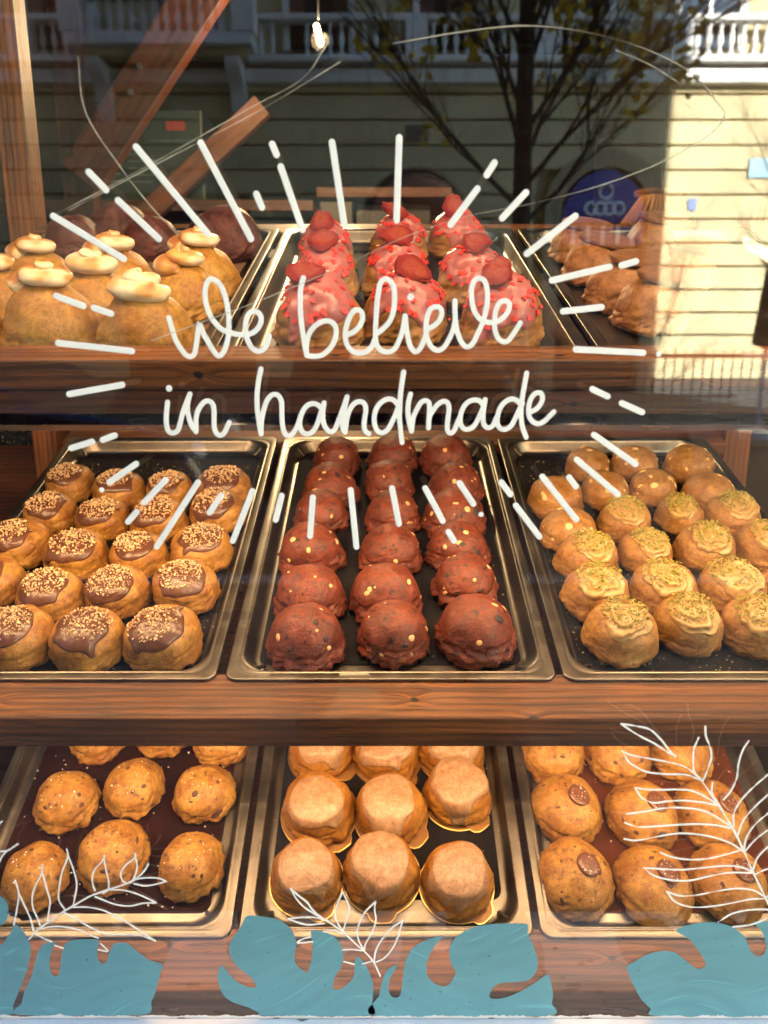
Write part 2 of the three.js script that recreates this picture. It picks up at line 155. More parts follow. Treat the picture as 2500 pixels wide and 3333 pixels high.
const SPRIGS = [
  [[-314,-531.3,-304.8,-521.1,-292.4,-511.6,-280,-502.1,-271.5,-496.7,-255.8,-486.7,-239.4,-480.1,-226.7,-475.4,-217.3,-470.8,-210.1,-464.9,-205.1,-458.4,-203.1,-454.5],[-326,-516.3,-322.2,-503.4,-317.9,-483.4,-319.4,-470.8],[-317.9,-483.4,-314.5,-495.4,-310.5,-510.2,-309.3,-522.4],[-294.3,-455.1,-295.1,-462.3,-303.5,-478.1,-306.7,-488.7,-307,-499.4,-304.6,-508.8,-302.9,-516.3],[-295.1,-462.3,-293,-479.4,-291.4,-491.4,-293.8,-503.4,-295.8,-511.6],[-271.7,-439.6,-271.2,-445.4,-278.4,-463.6,-282.6,-480.7,-283.5,-491.4,-279.3,-500.8],[-271.2,-445.4,-267.9,-459.7,-266.5,-474.1,-269.6,-488.7,-271.4,-495.4],[-240.1,-446.1,-240.7,-449.3,-249.4,-459.7,-252.4,-467.5,-252.4,-476.8,-251.3,-480.7],[-240.7,-449.3,-239.6,-462.3,-238.6,-472.8,-240.1,-480.7,-244.3,-483.7],[-213.8,-443.5,-213.8,-447.4,-222.8,-455.8,-227.4,-463.6,-226.8,-470.2,-223.7,-473.5],[-213.2,-448,-212.8,-457.1,-216.6,-468.9,-219.1,-472.8],[-216.7,-470.2,-208.1,-468.2,-194.6,-468.6,-188.7,-471.8],[-188.7,-471.8,-200.7,-475.2,-207.6,-476.1,-216.4,-474.1],[-239.4,-480.1,-226,-480.7,-212.8,-485.4,-199.2,-493.4],[-199.2,-493.4,-210,-494,-221.6,-496.7,-234,-495.4,-251.4,-487.4],[-271.7,-498.1,-259.2,-498.1,-245.8,-501.4,-229.6,-511.6,-218.8,-519.7,-202.7,-533.4],[-202.7,-533.4,-216,-527.2,-230.8,-526.5,-245.7,-525.8,-258.8,-519,-269.5,-510.9,-280.7,-503.4],[-303.7,-521.1,-293.1,-518.3,-279.4,-519,-266.1,-523.1,-253,-530.6],[-308.7,-525.2,-301.3,-530.6,-294.7,-534.1],[-291.7,-538.2,-285.1,-541],[-251.2,-536.2,-245.6,-544.4,-253.5,-542.8]],
  [[-336.9,-446.7,-329.6,-442.2,-322.8,-440.9,-313.2,-434.5],[-322.8,-440.9,-327.9,-446.7,-330.8,-451.9,-334,-459.7],[-332.1,-426.2,-326.3,-414.8,-324,-412.2]],
  [[-80.9,-479.3,-74.9,-485.9,-67.1,-493.2,-62.8,-500.6,-56.1,-508,-49.3,-512.8],[-80.9,-479.3,-77.2,-487.9,-70.6,-497.3,-59.5,-506,-49.3,-512.8],[-49.3,-512.8,-43.7,-517.5,-34.6,-525.7,-25.6,-536,-15.3,-547.1,-8.9,-556.8,-3.5,-570.9],[-49.3,-512.8,-57.2,-509.4,-68.6,-508.3,-84.1,-510.1],[-84.1,-510.1,-75.6,-514.1,-67.7,-516.2,-52.8,-514.8],[-35.8,-482.6,-41.1,-495.9,-43,-506.7,-40.8,-514.8,-34.6,-525.7],[-35.8,-482.6,-32,-493.2,-30.4,-502.6,-33.3,-512.1,-35.7,-521.6],[-53,-523.4,-43.8,-522.3,-36.9,-525.7],[-7.6,-492.6,-8.2,-501.3,-7.1,-510.7,-10.6,-524.3,-16.4,-536.7,-17.6,-543.6],[-7.6,-492.6,-16.2,-502.6,-20.2,-510.7,-23.7,-523,-22.1,-533.9,-18.1,-542.2],[16.3,-512.1,6.6,-520.2,-1.4,-531.2,-7.2,-543.6,-8.9,-556.1],[16.3,-512.1,12.4,-528.4,7.8,-540.8,-0.2,-551.9,-8.9,-556.8],[-36.6,-542.9,-27.9,-542.5,-19.9,-543.6],[-35.6,-555.4,-26.9,-558.2],[-18.8,-557.8,-10.1,-554.7],[-65.1,-529.1,-71.5,-531.2,-77.1,-535.3,-63.5,-534.2]],
  [[265.6,-373.6,272.1,-382.6,279.8,-393.2,285.4,-401.8,292.2,-412.5,299,-423.4,307.5,-439.8,316.2,-457.6,324.9,-474.4,333.6,-490.3,338.9,-501.8,343.8,-509.9],[194.3,-320.7,206.7,-322.7,217.9,-325.7,227.9,-334.9,235.1,-344.1,241.2,-350.8],[194.3,-320.7,202.5,-326.7,212.1,-332.8,221.7,-337.9,231.5,-344.6,241.2,-350.8],[197.1,-345.6,204.2,-349.2,219.2,-352.3,236.2,-355.9,247.5,-359,255.4,-363.7,265.6,-373.1],[197.1,-345.6,202.9,-355.4,210.7,-361.1,218.4,-364.8,231.6,-366.8,253,-367.9,260.7,-371,265.6,-373.1],[258.9,-333.3,256.1,-343,256.3,-354.4,258.8,-365.8,265.6,-373.1],[263.3,-323.2,264.7,-331.8,268.8,-341,271.1,-350.2,269.2,-362.7,266.5,-373.1],[300.4,-336.4,296.7,-344.1,294.4,-356.4,294.2,-371,290.8,-382.6,285.6,-391.1],[274.6,-375.2,275.1,-384.7,282.5,-396.9],[210.3,-380,219.8,-381.5,232.9,-381.8,246.8,-381.5,257.2,-382.6,267,-386.8,282.5,-396.9],[210.3,-380,216.7,-389.5,226.5,-394.1,239.4,-392.7,252.5,-392.1,266.7,-393.7,282.5,-396.9],[205.3,-405,221.5,-402.3,238.1,-399.1,253.2,-399.1,267.5,-401.2,278.3,-406,292.5,-415.8],[204.5,-413.6,215.2,-417.4,231.2,-416.8,248.1,-415.5,264.1,-414.7,281.2,-415.8,293.7,-418.5],[204.8,-429.4,214.4,-430.8,232.1,-427.2,250.8,-423.9,267.9,-425,284.4,-428.8,297.4,-434.3,306.7,-440.9],[237.3,-443.1,248.2,-447.5,263.7,-449.8,278.9,-448.6,290.9,-445.3,303.8,-440.9],[224.2,-458.1,239.6,-459.2,258.9,-459.8,277.9,-457.6,296.9,-455.9,308.5,-457.6,317.7,-462],[224.2,-458.1,232.5,-465.4,246.3,-469.9,262.8,-471,278.8,-467.1,295.7,-463.1,316.9,-463.1],[246,-482.3,257.5,-486.3,271,-485.8,288,-481.8,307.1,-478.9,321.8,-481.2,332.3,-488],[246,-482.3,254.2,-492.6,267.3,-497.8,286.7,-497.2,305.7,-493.2,319.9,-489.8,333.4,-489.2],[325.4,-360.6,320.5,-366.8,309.1,-379.4,299.4,-393.2,295.6,-405,296.9,-416.8],[327.7,-379.4,322.8,-385.8,313,-397.5,304.3,-411.4,301.2,-425.5],[330.1,-398.5,325,-403.9,315.1,-414.7,309,-427.7,308.1,-440.9],[332.2,-415.8,326.9,-420.1,316.8,-429.9,309.5,-440.9],[334.1,-431,328.9,-436.5,320.8,-447.5,318,-460.9],[337,-455.3,331.6,-458.7,326.2,-460.9,321.3,-464.3],[340.1,-480.1,334.9,-485.8,333.3,-488],[294.3,-513.3,304.2,-505.4,317.4,-501.3,336.7,-500.8,340.9,-503],[307.6,-518.7,316.3,-517.6,325.8,-515.3,335.9,-509.9]]
];
const SCRATCHES = [[-232.3,69.5,-168.6,99.5,-90.5,138.7,-52.5,158.4,-38.2,177.3],[-218.9,74,-158.9,102.4,-84.3,137.2,-29.2,166.8],[-203.3,169.6,-201.7,137.2,-181.1,102.4,-160.8,75.6,-142.1,55.7],[6.3,177.8,52.2,184.7,91.8,188.2,131.8,184.7,175.5,173.7,207.8,158.4,225.1,141.5,230.4,135.8,225.1,125.7,193.8,106.8,150.5,90.6,103,78.6,55,69.5,16.4,57.3,-29.3,37.1,-89.2,13.4,-167.3,-14],[154,173.7,176.2,165.4,197.3,154.2]];// ---------------------------------------------------------------- the display rack and its trays
const ROWS = {                                      // front edge of the middle tray's rim (y, z), tilt, x of the three trays
  top: { y: 1.4148, z: -0.6634, tilt: R(18), x: [-0.311, 0.021, 0.353] },
  mid: { y: 1.1101, z: -0.688, tilt: R(18), x: [-0.3275, 0.0065, 0.3385] },
  bot: { y: 0.7947, z: -0.7032, tilt: R(24), x: [-0.331, 0.002, 0.335] },
};
const TRAY_W = 0.325, TRAY_L = 0.53, TRAY_D = 0.019;
for (const r of Object.values(ROWS)) { r.q = new THREE.Quaternion().setFromAxisAngle(V(1, 0, 0), r.tilt); r.at = (x, s, n = 0) => V(x, r.y + s * Math.sin(r.tilt) + n * Math.cos(r.tilt), r.z - s * Math.cos(r.tilt) + n * Math.sin(r.tilt)); }
// a slab in a row's own axes: x across, s0..s1 up the slope, n0..n1 off the slope
const slab = (row, x0, x1, s0, s1, n0, n1, seed, r = 0.0025, long = 'x') => { const g = rbox(x1 - x0, n1 - n0, s1 - s0, r, long, seed).translate((x0 + x1) / 2, (n0 + n1) / 2, -(s0 + s1) / 2); return g.applyQuaternion(ROWS[row].q).translate(0, ROWS[row].y, ROWS[row].z); };
const rack = thing('display_rack', 'brown timber display rack with three sloping shelves of trays behind the shop window', 'display rack');
const XL = -0.56, XR = 0.59;
{
  // front planks and the boards under them
  mesh('front_plank', slab('mid', XL, XR, -0.047, 0.012, -0.0245, -0.0035, 1), M.wood, rack);
  mesh('front_board', slab('mid', XL, XR, -0.041, 0.006, -0.049, -0.0265, 2), M.woodDark, rack);
  mesh('front_plank', slab('top', XL, XR, -0.037, -0.002, -0.009, 0.0165, 3), M.wood, rack);
  mesh('front_board', slab('top', XL, XR, -0.033, 0.004, -0.0325, -0.011, 4), M.woodDark, rack);
  mesh('front_plank', slab('bot', XL, XR, -0.052, 0.012, -0.0245, -0.0035, 5), M.wood, rack);
  mesh('front_board', slab('bot', XL, XR, -0.06, -0.01, -0.049, -0.0275, 6), M.wood, rack);
  let k = 10;
  for (const row of ['top', 'mid', 'bot']) {
    mesh('back_plank', slab(row, -0.5, 0.53, 0.516, 0.575, -0.0245, -0.0035, k++), M.wood, rack);
    mesh('base_board', slab(row, -0.495, 0.5, 0.012, 0.575, -0.05, -0.04, k++), M.woodDark, rack);
  }
  const post = (x, z, y1, s) => mesh('post', rbox(0.042, y1 - 0.02, 0.045, 0.003, 'y', s, x, (y1 + 0.02) / 2, z), M.wood, rack);
  post(-0.548, -1.255, 2.35, 31); post(0.572, -1.255, 1.62, 32);
  mesh('front_foot', rbox(0.042, 0.70, 0.045, 0.003, 'y', 33, -0.5, 0.37, -0.72), M.woodDark, rack); mesh('front_foot', rbox(0.042, 0.70, 0.045, 0.003, 'y', 34, 0.52, 0.37, -0.72), M.woodDark, rack);
  mesh('back_board', rbox(0.45, 0.03, 0.018, 0.002, 'x', 35, -0.265, 1.281, -1.33), M.wood, rack);
  mesh('bottom_trim', box(XR - XL, 0.018, 0.03, (XL + XR) / 2, 0.737, -0.662), M.steelDull, rack);
}
// speckled black counter that stands behind the rack
const speck = texture(512, 512, (u, v) => { const s = smoothstep(N3(u * 70, v * 70, 5), 0.62, 0.75) + smoothstep(N3(u * 38, v * 38, 15), 0.7, 0.8), c = 255 * clamp(0.10 + 0.32 * s, 0, 1); return [c, c, c * 0.95]; });
const counter = thing('speckled_counter', 'black speckled stone counter half hidden behind the middle shelf', 'counter', [0, 0, 0]);
mesh('counter_top', box(1.5, 0.04, 0.5, -0.1, 1.245, -1.66, 'x', 3), std({ map: rep(speck, 0.25, 0.25), roughness: 0.25 }), counter);
mesh('counter_body', box(1.46, 1.22, 0.44, -0.1, 0.612, -1.66, 'x', 4), M.woodDark, counter);

function ring(w, l, r, n = 9) {                       // rounded rectangle, front edge at z = 0, going back to -l
  const pts = []; r = Math.max(r, 0.0005);
  for (const [cx, cz, a0] of [[w / 2 - r, -r, 0], [-w / 2 + r, -r, 90], [-w / 2 + r, -l + r, 180], [w / 2 - r, -l + r, 270]]) for (let i = 0; i < n; i++) { const a = R(a0 + 90 * i / (n - 1)); pts.push([cx + r * Math.cos(a), cz + r * Math.sin(a)]); }
  return pts;
}
function trayGeo() {
  const prof = [[0.0006, -0.007, 0.012], [0, -0.0055, 0.012], [0, -0.0012, 0.012], [0.0006, -0.0003, 0.0118], [0.0016, 0, 0.0115], [0.0075, 0, 0.016], [0.0086, -0.0008, 0.018], [0.0105, -0.0009, 0.022], [0.0118, -0.0002, 0.026], [0.0132, -0.0012, 0.03], [0.0142, -0.004, 0.034], [0.0178, -0.0135, 0.036], [0.0195, -0.0166, 0.035], [0.0225, -0.0186, 0.033], [0.0265, -0.019, 0.03]];
  const pos = [], idx = [], uv = [], m = 36;
  prof.forEach(([inset, y, r]) => { for (const [x, z] of ring(TRAY_W - 2 * inset, TRAY_L - 2 * inset, r)) { pos.push(x, y, z - inset); uv.push(x, z - inset); } });
  for (let k = 0; k < prof.length - 1; k++) for (let i = 0; i < m; i++) { const a = k * m + i, b = k * m + (i + 1) % m, c = a + m, d = b + m; idx.push(a, c, b, b, c, d); }
  const last = (prof.length - 1) * m, cn = pos.length / 3; pos.push(0, -0.019, -TRAY_L / 2); uv.push(0, -TRAY_L / 2);
  for (let i = 0; i < m; i++) idx.push(last + i, cn, last + (i + 1) % m);
  const g = new THREE.BufferGeometry(); g.setAttribute('position', new THREE.Float32BufferAttribute(pos, 3)); g.setAttribute('uv', new THREE.Float32BufferAttribute(uv, 2)); g.setIndex(idx); g.computeVertexNormals(); return g;
}
const panGeo = trayGeo(), ribGeo = new THREE.CapsuleGeometry(0.0024, 0.016, 4, 8).rotateX(Math.PI / 2), ridgeGeo = new THREE.CapsuleGeometry(0.0016, 0.02, 3, 6).rotateX(Math.PI / 2);
const trayWords = { top: 'on the top shelf', mid: 'on the middle shelf', bot: 'on the bottom shelf' };
const trayHolds = { top: ['meringue buns', 'pink strawberry buns', 'biscuit-topped buns'], mid: ['hazelnut buns', 'dark red buns', 'pistachio buns'], bot: ['salted chip buns', 'glazed buns on gold boards', 'buns with chocolate discs'] };
for (const row of ['top', 'mid', 'bot']) for (let k = 0; k < 3; k++) {
  const t = thing('steel_tray', `steel baking tray holding the ${trayHolds[row][k]} ${trayWords[row]}`, 'tray', [0, 0, 0], 'steel trays on the rack');
  t.position.copy(ROWS[row].at(ROWS[row].x[k], 0)); t.quaternion.copy(ROWS[row].q);
  mesh('pan', panGeo, M.steel, t);
  for (const sx of [-1, 1]) for (const sz of [0, 1]) {
    const r1 = mesh('corner_rib', ribGeo, M.steel, t); r1.position.set(sx * (TRAY_W / 2 - 0.0285), -0.0105, sz ? -TRAY_L + 0.0285 : -0.0285); r1.rotation.set((sz ? 1 : -1) * 0.5, sx * (sz ? 1 : -1) * -0.75, 0, 'YXZ');
  }
}
// mats that lie in the trays
const weave = texture(512, 512, (u, v) => { const a = Math.sin(u * 6.283 * 64), b = Math.sin(v * 6.283 * 64), w = 0.5 + 0.5 * a * b, s = 0.5 + 0.5 * fbm(u * 3, v * 3, 9, 4); return [0.56, 0.30, 0.16].map((c, i) => 255 * clamp(c * (0.62 + 0.5 * w) * (0.75 + 0.5 * s), 0, 1)); }, true, THREE.RepeatWrapping);
const weaveB = texture(256, 256, (u, v) => { const c = 127 + 120 * Math.sin(u * 6.283 * 32) * Math.sin(v * 6.283 * 32); return [c, c, c]; }, false, THREE.RepeatWrapping);
const matMat = (c) => phys({ color: c, specularIntensity: 0.2, map: rep(weave, 0.16, 0.16), bumpMap: rep(weaveB, 0.08, 0.08), bumpScale: 0.0004, roughness: 0.8 });
const slick = phys({ color: lin(0.009, 0.008, 0.01), roughness: 0.8, specularIntensity: 0.2 });
function mat(row, k, w, l, m, label, name = 'baking_mat', s0 = 0.035) {
  const sh = new THREE.Shape(ring(w, l, 0.012, 6).map(([x, z]) => new THREE.Vector2(x, -z))), g = new THREE.ExtrudeGeometry(sh, { depth: 0.0008, bevelEnabled: false, curveSegments: 4 }).rotateX(-Math.PI / 2);
  const o = mesh(name, g, m); o.position.copy(ROWS[row].at(ROWS[row].x[k], s0, -TRAY_D + 0.0004)); o.quaternion.copy(ROWS[row].q);
  return tag(o, label, 'baking mat', 'mats in the trays');
}
mat('bot', 0, 0.262, 0.45, matMat(lin(0.075, 0.045, 0.06)), 'dark brown woven baking mat under the salted chip buns');
mat('bot', 2, 0.262, 0.45, matMat(lin(0.38, 0.36, 0.26)), 'orange brown woven baking mat under the buns with chocolate discs');
mat('bot', 1, 0.27, 0.45, slick, 'black baking sheet under the glazed buns on gold boards', 'baking_mat', 0.05);
mat('mid', 1, 0.272, 0.46, slick, 'black baking sheet under the dark red buns', 'baking_mat', 0.04);
mat('mid', 0, 0.274, 0.472, slick, 'black baking sheet under the hazelnut buns', 'baking_mat', 0.029);
mat('mid', 2, 0.274, 0.472, slick, 'black baking sheet under the pistachio buns', 'baking_mat', 0.029);
mat('top', 1, 0.25, 0.44, slick, 'black baking sheet under the pink strawberry buns', 'baking_mat', 0.03);
mat('top', 0, 0.262, 0.46, std({ color: lin(0.2, 0.11, 0.06), roughness: 0.6 }), 'brown baking paper under the meringue buns');

// LED strips under the shelves and over the top one
function led(row, label, from, aim, power) {
  const t = thing('led_strip_lamp', label, 'lamp', [0, 0, 0], 'strip lamps over the trays'), w = 1.08, p = from, dir = aim.clone().sub(p).normalize(), q = new THREE.Quaternion().setFromUnitVectors(V(0, 0, -1), dir);
  t.position.copy(p); t.quaternion.copy(q);
  mesh('channel', box(w + 0.01, 0.022, 0.008, 0, 0, 0.006), M.steelDull, t);
  mesh('led_diffuser', box(w, 0.014, 0.002, 0, 0, 0.0005), std({ color: 0xffffff, emissive: LED_WARM, emissiveIntensity: 0.5 }), t);
  const l = new THREE.RectAreaLight(LED_WARM, power, w, 0.02); l.position.copy(p).addScaledVector(dir, 0.004); l.lookAt(aim); scene.add(l);
}
led('bot', 'warm strip lamp under the front of the middle shelf', ROWS.mid.at(0.015, 0.022, -0.066), ROWS.bot.at(0.015, 0.2), LED_POWER.bot);
led('mid', 'warm strip lamp under the front of the top shelf', ROWS.top.at(0.015, 0.022, -0.066), ROWS.mid.at(0.015, 0.2), LED_POWER.mid);
led('top', 'warm strip lamp hung under the window head above the top shelf', V(0.015, 1.81, -0.606), ROWS.top.at(0.015, 0.16), LED_POWER.top);
// ---------------------------------------------------------------- buns
const crumbBump = texture(512, 512, (u, v) => { const a = fbm(u * 26, v * 26, 1.5, 4), p = smoothstep(N3(u * 60, v * 60, 8), 0.55, 0.9), c = 255 * clamp(0.55 + 0.4 * a - 0.4 * p, 0, 1); return [c, c, c]; }, false);
const crumbTone = texture(512, 512, (u, v) => { const a = fbm(u * 14, v * 14, 3.5, 5), sp = smoothstep(N3(u * 75, v * 75, 18), 0.6, 0.85), d = smoothstep(N3(u * 30, v * 30, 28), 0.66, 0.8); return [1, 0.93, 0.84].map((c) => 255 * clamp((lerp(1, c, sp) * (0.89 + 0.18 * a)) * (1 - 0.15 * sp) * (1 - 0.3 * d), 0, 1)); });
const doughMat = (o = {}) => std({ vertexColors: true, map: rep(crumbTone, 0.07, 0.07), bumpMap: rep(crumbBump, 0.05, 0.05), bumpScale: 0.0006, roughness: 0.5, ...o });
M.dough = doughMat(); M.doughRed = doughMat({ roughness: 0.52, bumpScale: 0.001 });
M.choc = std({ color: lin(0.085, 0.033, 0.017), roughness: 0.34 });
M.disc = std({ color: lin(0.12, 0.045, 0.025), roughness: 0.3 });
M.pinkGlaze = std({ color: lin(0.36, 0.105, 0.1), roughness: 0.3 });
M.cinnGlaze = std({ vertexColors: true, map: rep(crumbTone, 0.05, 0.05), roughness: 0.42 });
M.cream = std({ color: lin(0.36, 0.225, 0.085), roughness: 0.4 });
M.bits = std({ vertexColors: true, roughness: 0.6 });
M.meringue = std({ vertexColors: true, roughness: 0.42 });
M.berry = std({ vertexColors: true, bumpMap: rep(crumbBump, 0.012, 0.012), bumpScale: 0.0015, roughness: 0.6 });
M.gold = std({ color: lin(0.8, 0.55, 0.18), metalness: 1, roughness: 0.32 });
M.goldTop = std({ color: lin(0.26, 0.12, 0.035), roughness: 0.4, metalness: 0.3 });
class Bun {                                          // star-shaped solid round a core point; rad(direction) is its skin
  constructor(D, H, seed, o = {}) { Object.assign(this, { Rr: D / 2, H, seed: seed * 7.13, p: 2.3, core: 0.34, lump: 0.05, fold: 0.05, foot: 0.06, crack: 0.5, sx: 1, sz: 1 }, o); this.Rr /= 1 + 0.55 * this.foot; this.c = V(0, this.H * this.core, 0); }
  skin(d, iced = false) {
    const { Rr, H, p, core, seed } = this, up = d.y >= 0, hy = up ? H * (1 - core) : H * core * 1.12, sx = Math.hypot(d.x / this.sx, d.z / this.sz), pw = up ? p : 2.9;
    let r = 1 / Math.pow(Math.pow(sx / Rr, pw) + Math.pow(Math.abs(d.y) / hy, pw), 1 / pw);
    const X = d.x, Y = d.y, Z = d.z, n1 = N3(X * 1.3 + seed, Y * 1.3, Z * 1.3), n2 = N3(X * 3.2 + seed, Y * 3.2, Z * 3.2 + 5), low = 1 - smoothstep(Y + 0.12 * n2, -0.15, 0.42);
    const frill = N3(X * 3.8 + seed, 3, Z * 3.8), lip = 1 - smoothstep(Y + 0.07 * n2, -0.26, 0.06), crease = Math.exp(-Math.pow((Y + 0.09 * n2 - 0.13) / 0.075, 2));
    r *= 1 + this.lump * n1 + this.lump * 0.3 * n2 + this.foot * lip * (0.6 + 0.5 * n2 + 0.35 * frill) - this.foot * 0.35 * crease * (0.6 + 0.6 * n1);
    if (iced) return r;
    const n3 = N3(X * 9 + seed, Y * 9, Z * 9), n4 = N3(X * 22 + seed, Y * 22, Z * 22), fold = 1 - Math.abs(N3(X * 2.2 + seed, Y * 9 + 1.3 * n1, Z * 2.2 + 9)), ridge = 1 - Math.abs(N3(X * 5 + seed + 4, Y * 16, Z * 5));
    r *= 1 + 0.005 * n3 + 0.002 * n4 + low * (this.fold * (fold * fold * 0.9 - 0.25) + this.fold * 0.22 * (ridge * ridge - 0.4) + 0.009 * n3 + 0.004 * n4);
    const cr = Math.abs(N3(X * 2.4 + seed + 40, Y * 3.4, Z * 2.4)), gate = smoothstep(N3(X * 1.1 + seed + 60, Y, Z * 1.1), 0.25, 0.6) * this.crack * (0.3 + 0.7 * low);
    if (cr < 0.04) r *= 1 - 0.05 * gate * (1 - cr / 0.04);
    return r;
  }
  at(d, off = 0, iced = false) { const v = this.c.clone().addScaledVector(d, this.skin(d, iced) + off); if (this.flat && v.y > this.flat * this.H) v.y = this.flat * this.H + (v.y - this.flat * this.H) * 0.4; if (v.y < 0) v.y = 0; return v; }
  geometry(tone, nt = 84, np = 46) {
    const pos = [], uv = [], col = [], idx = [], d = V(0, 0, 0), lo = -0.62;
    for (let j = 0; j <= np; j++) for (let i = 0; i < nt; i++) {
      const e = lo + (Math.PI / 2 - lo) * (j / np), a = 2 * Math.PI * i / nt; d.set(Math.cos(e) * Math.cos(a), Math.sin(e), Math.cos(e) * Math.sin(a));
      const v = this.at(d), rho = (Math.PI / 2 - e) * this.Rr * 0.9; pos.push(v.x, v.y, v.z); uv.push(rho * Math.cos(a) + this.seed, rho * Math.sin(a)); col.push(...tone(d, v, this));
    }
    for (let j = 0; j < np; j++) for (let i = 0; i < nt; i++) { const a = j * nt + i, b = j * nt + (i + 1) % nt; idx.push(a, a + nt, b, b, a + nt, b + nt); }
    const g = new THREE.BufferGeometry(); g.setAttribute('position', new THREE.Float32BufferAttribute(pos, 3)); g.setAttribute('uv', new THREE.Float32BufferAttribute(uv, 2)); g.setAttribute('color', new THREE.Float32BufferAttribute(col, 3)); g.setIndex(idx); g.computeVertexNormals(); return g;
  }
  basis(axis) { const e1 = V(1, 0, 0).addScaledVector(axis, -axis.x).normalize(), e2 = axis.clone().cross(e1); return (al, th) => axis.clone().multiplyScalar(Math.cos(al)).addScaledVector(e1, Math.sin(al) * Math.cos(th)).addScaledVector(e2, Math.sin(al) * Math.sin(th)); }
  cap(axis, angle, thick, relief = null, tone = null, nr = 26, nt = 120) {   // an icing that lies on the skin inside angle(theta) of the axis
    const dir = this.basis(axis), pos = [], uv = [], col = [], idx = [];
    for (let j = 0; j <= nr; j++) for (let i = 0; i < nt; i++) {
      const th = 2 * Math.PI * i / nt, rho = Math.pow(j / nr, 0.8), al = angle(th) * rho, d = dir(al, th), k = j === nr ? -0.0008 : thick * Math.pow(1 - Math.pow(rho, 5), 0.5) - 0.0002;
      const v = this.at(d, k + (relief ? relief(rho, th, d) * (1 - rho ** 6) : 0), true); pos.push(v.x, v.y, v.z); uv.push(rho * Math.cos(th) * this.Rr + this.seed, rho * Math.sin(th) * this.Rr); if (tone) col.push(...tone(rho, th, d));
    }
    for (let j = 0; j < nr; j++) for (let i = 0; i < nt; i++) { const a = j * nt + i, b = j * nt + (i + 1) % nt; idx.push(a, a + nt, b, b, a + nt, b + nt); }
    const g = new THREE.BufferGeometry(); g.setAttribute('position', new THREE.Float32BufferAttribute(pos, 3)); g.setAttribute('uv', new THREE.Float32BufferAttribute(uv, 2)); if (tone) g.setAttribute('color', new THREE.Float32BufferAttribute(col, 3)); g.setIndex(idx); g.computeVertexNormals(); return g;
  }
}
const mixc = (a, b, t) => [0, 1, 2].map((i) => lerp(a[i], b[i], clamp(t, 0, 1)));
// baked dough: pale crumb and browner crust in patches, dark specks where a chip has melted through
const baked = (pale0, brown0, specks = 0, dark = [0.05, 0.02, 0.012], pale = pale0.map((c) => c ** 1.24), brown = brown0.map((c) => c ** 1.2)) => (d, v, b) => {
  const s = b.seed, p = 0.5 + 0.6 * N3(d.x * 1.7 + s, d.y * 1.7, d.z * 1.7 + 3) + 0.35 * N3(d.x * 5 + s, d.y * 5, d.z * 5) + 0.2 * N3(d.x * 15 + s, d.y * 15, d.z * 15), m = 0.93 + 0.12 * N3(d.x * 30, d.y * 30, d.z * 30 + s);
  let c = mixc(pale, brown, p).map((x) => x * m);
  if (specks) c = mixc(c, dark, specks * smoothstep(N3(d.x * 6.2 + s + 30, d.y * 6.2, d.z * 6.2), 0.62, 0.74));
  return c;
};
const ordinal = ['front', 'second', 'third', 'fourth', 'fifth', 'sixth'], across = { 1: ['only one'], 2: ['left one', 'right one'], 3: ['leftmost', 'middle one', 'rightmost'], 4: ['leftmost', 'second from left', 'second from right', 'rightmost'] };
let seedNow = 100;
function bake(set, row, name, what, category, group, opts, build) {
  BUNS[set].forEach((line, i) => line.forEach(([x, s, D, H], k) => {
    const seed = ++seedNow, r = rng(seed * 131), o = typeof opts === 'function' ? opts(i, k, line.length, r) : opts, where = `${ordinal[i]} row from the glass, ${across[line.length][k]}`;
    const t = thing(name, `${what}, ${where}`, category, [0, 0, 0], group), b = new Bun((o.D ?? 1) * D / 1000, (o.Hk ?? 1) * H / 1000, seed, o.bun);
    t.position.copy(ROWS[row].at(x / 1000 * (o.xk ?? 1), s / 1000, -TRAY_D + 0.001 + (o.lift ?? 0))); t.quaternion.copy(ROWS[row].q);
    build(t, b, r, i, k, line.length);
  }));
}
const around = (b, axis, max, r) => { const dir = b.basis(axis), al = max * Math.sqrt(r()), th = r() * 6.283; return dir(al, th); };
const sprinkle = (b, n, axis, max, off, size, color, r) => { const out = []; for (let i = 0; i < n; i++) { const d = around(b, axis, max, r), s = size(r); out.push({ p: b.at(d, off + s * 0.35), s: [s * (0.6 + r()), s * (0.5 + 0.6 * r()), s * (0.6 + 0.8 * r())], q: anyTurn(r), c: color(r) }); } return out; };
// sunken chips of chocolate or nut in the skin: flattened blobs
function studs(t, name, b, n, size, color, r, lowY = -0.1, sink = 0.35) {
  const list = []; for (let i = 0; i < n; i++) { const d = V(0, 0, 0); do d.set(r() * 2 - 1, r() * 1.25 - 0.25, r() * 2 - 1).normalize(); while (d.y < lowY); const s = size(r), q = new THREE.Quaternion().setFromUnitVectors(V(0, 1, 0), d); list.push({ p: b.at(d, -s * sink * 0.5), s: [s * (0.7 + 0.7 * r()), s * 0.38, s * (0.5 + 0.8 * r())], q, c: color(r) }); }
  return tag(mesh(name, chips(list, STUD), M.bits, t), null, null, null, 'stuff');
}
const STUD = new THREE.IcosahedronGeometry(1, 1);

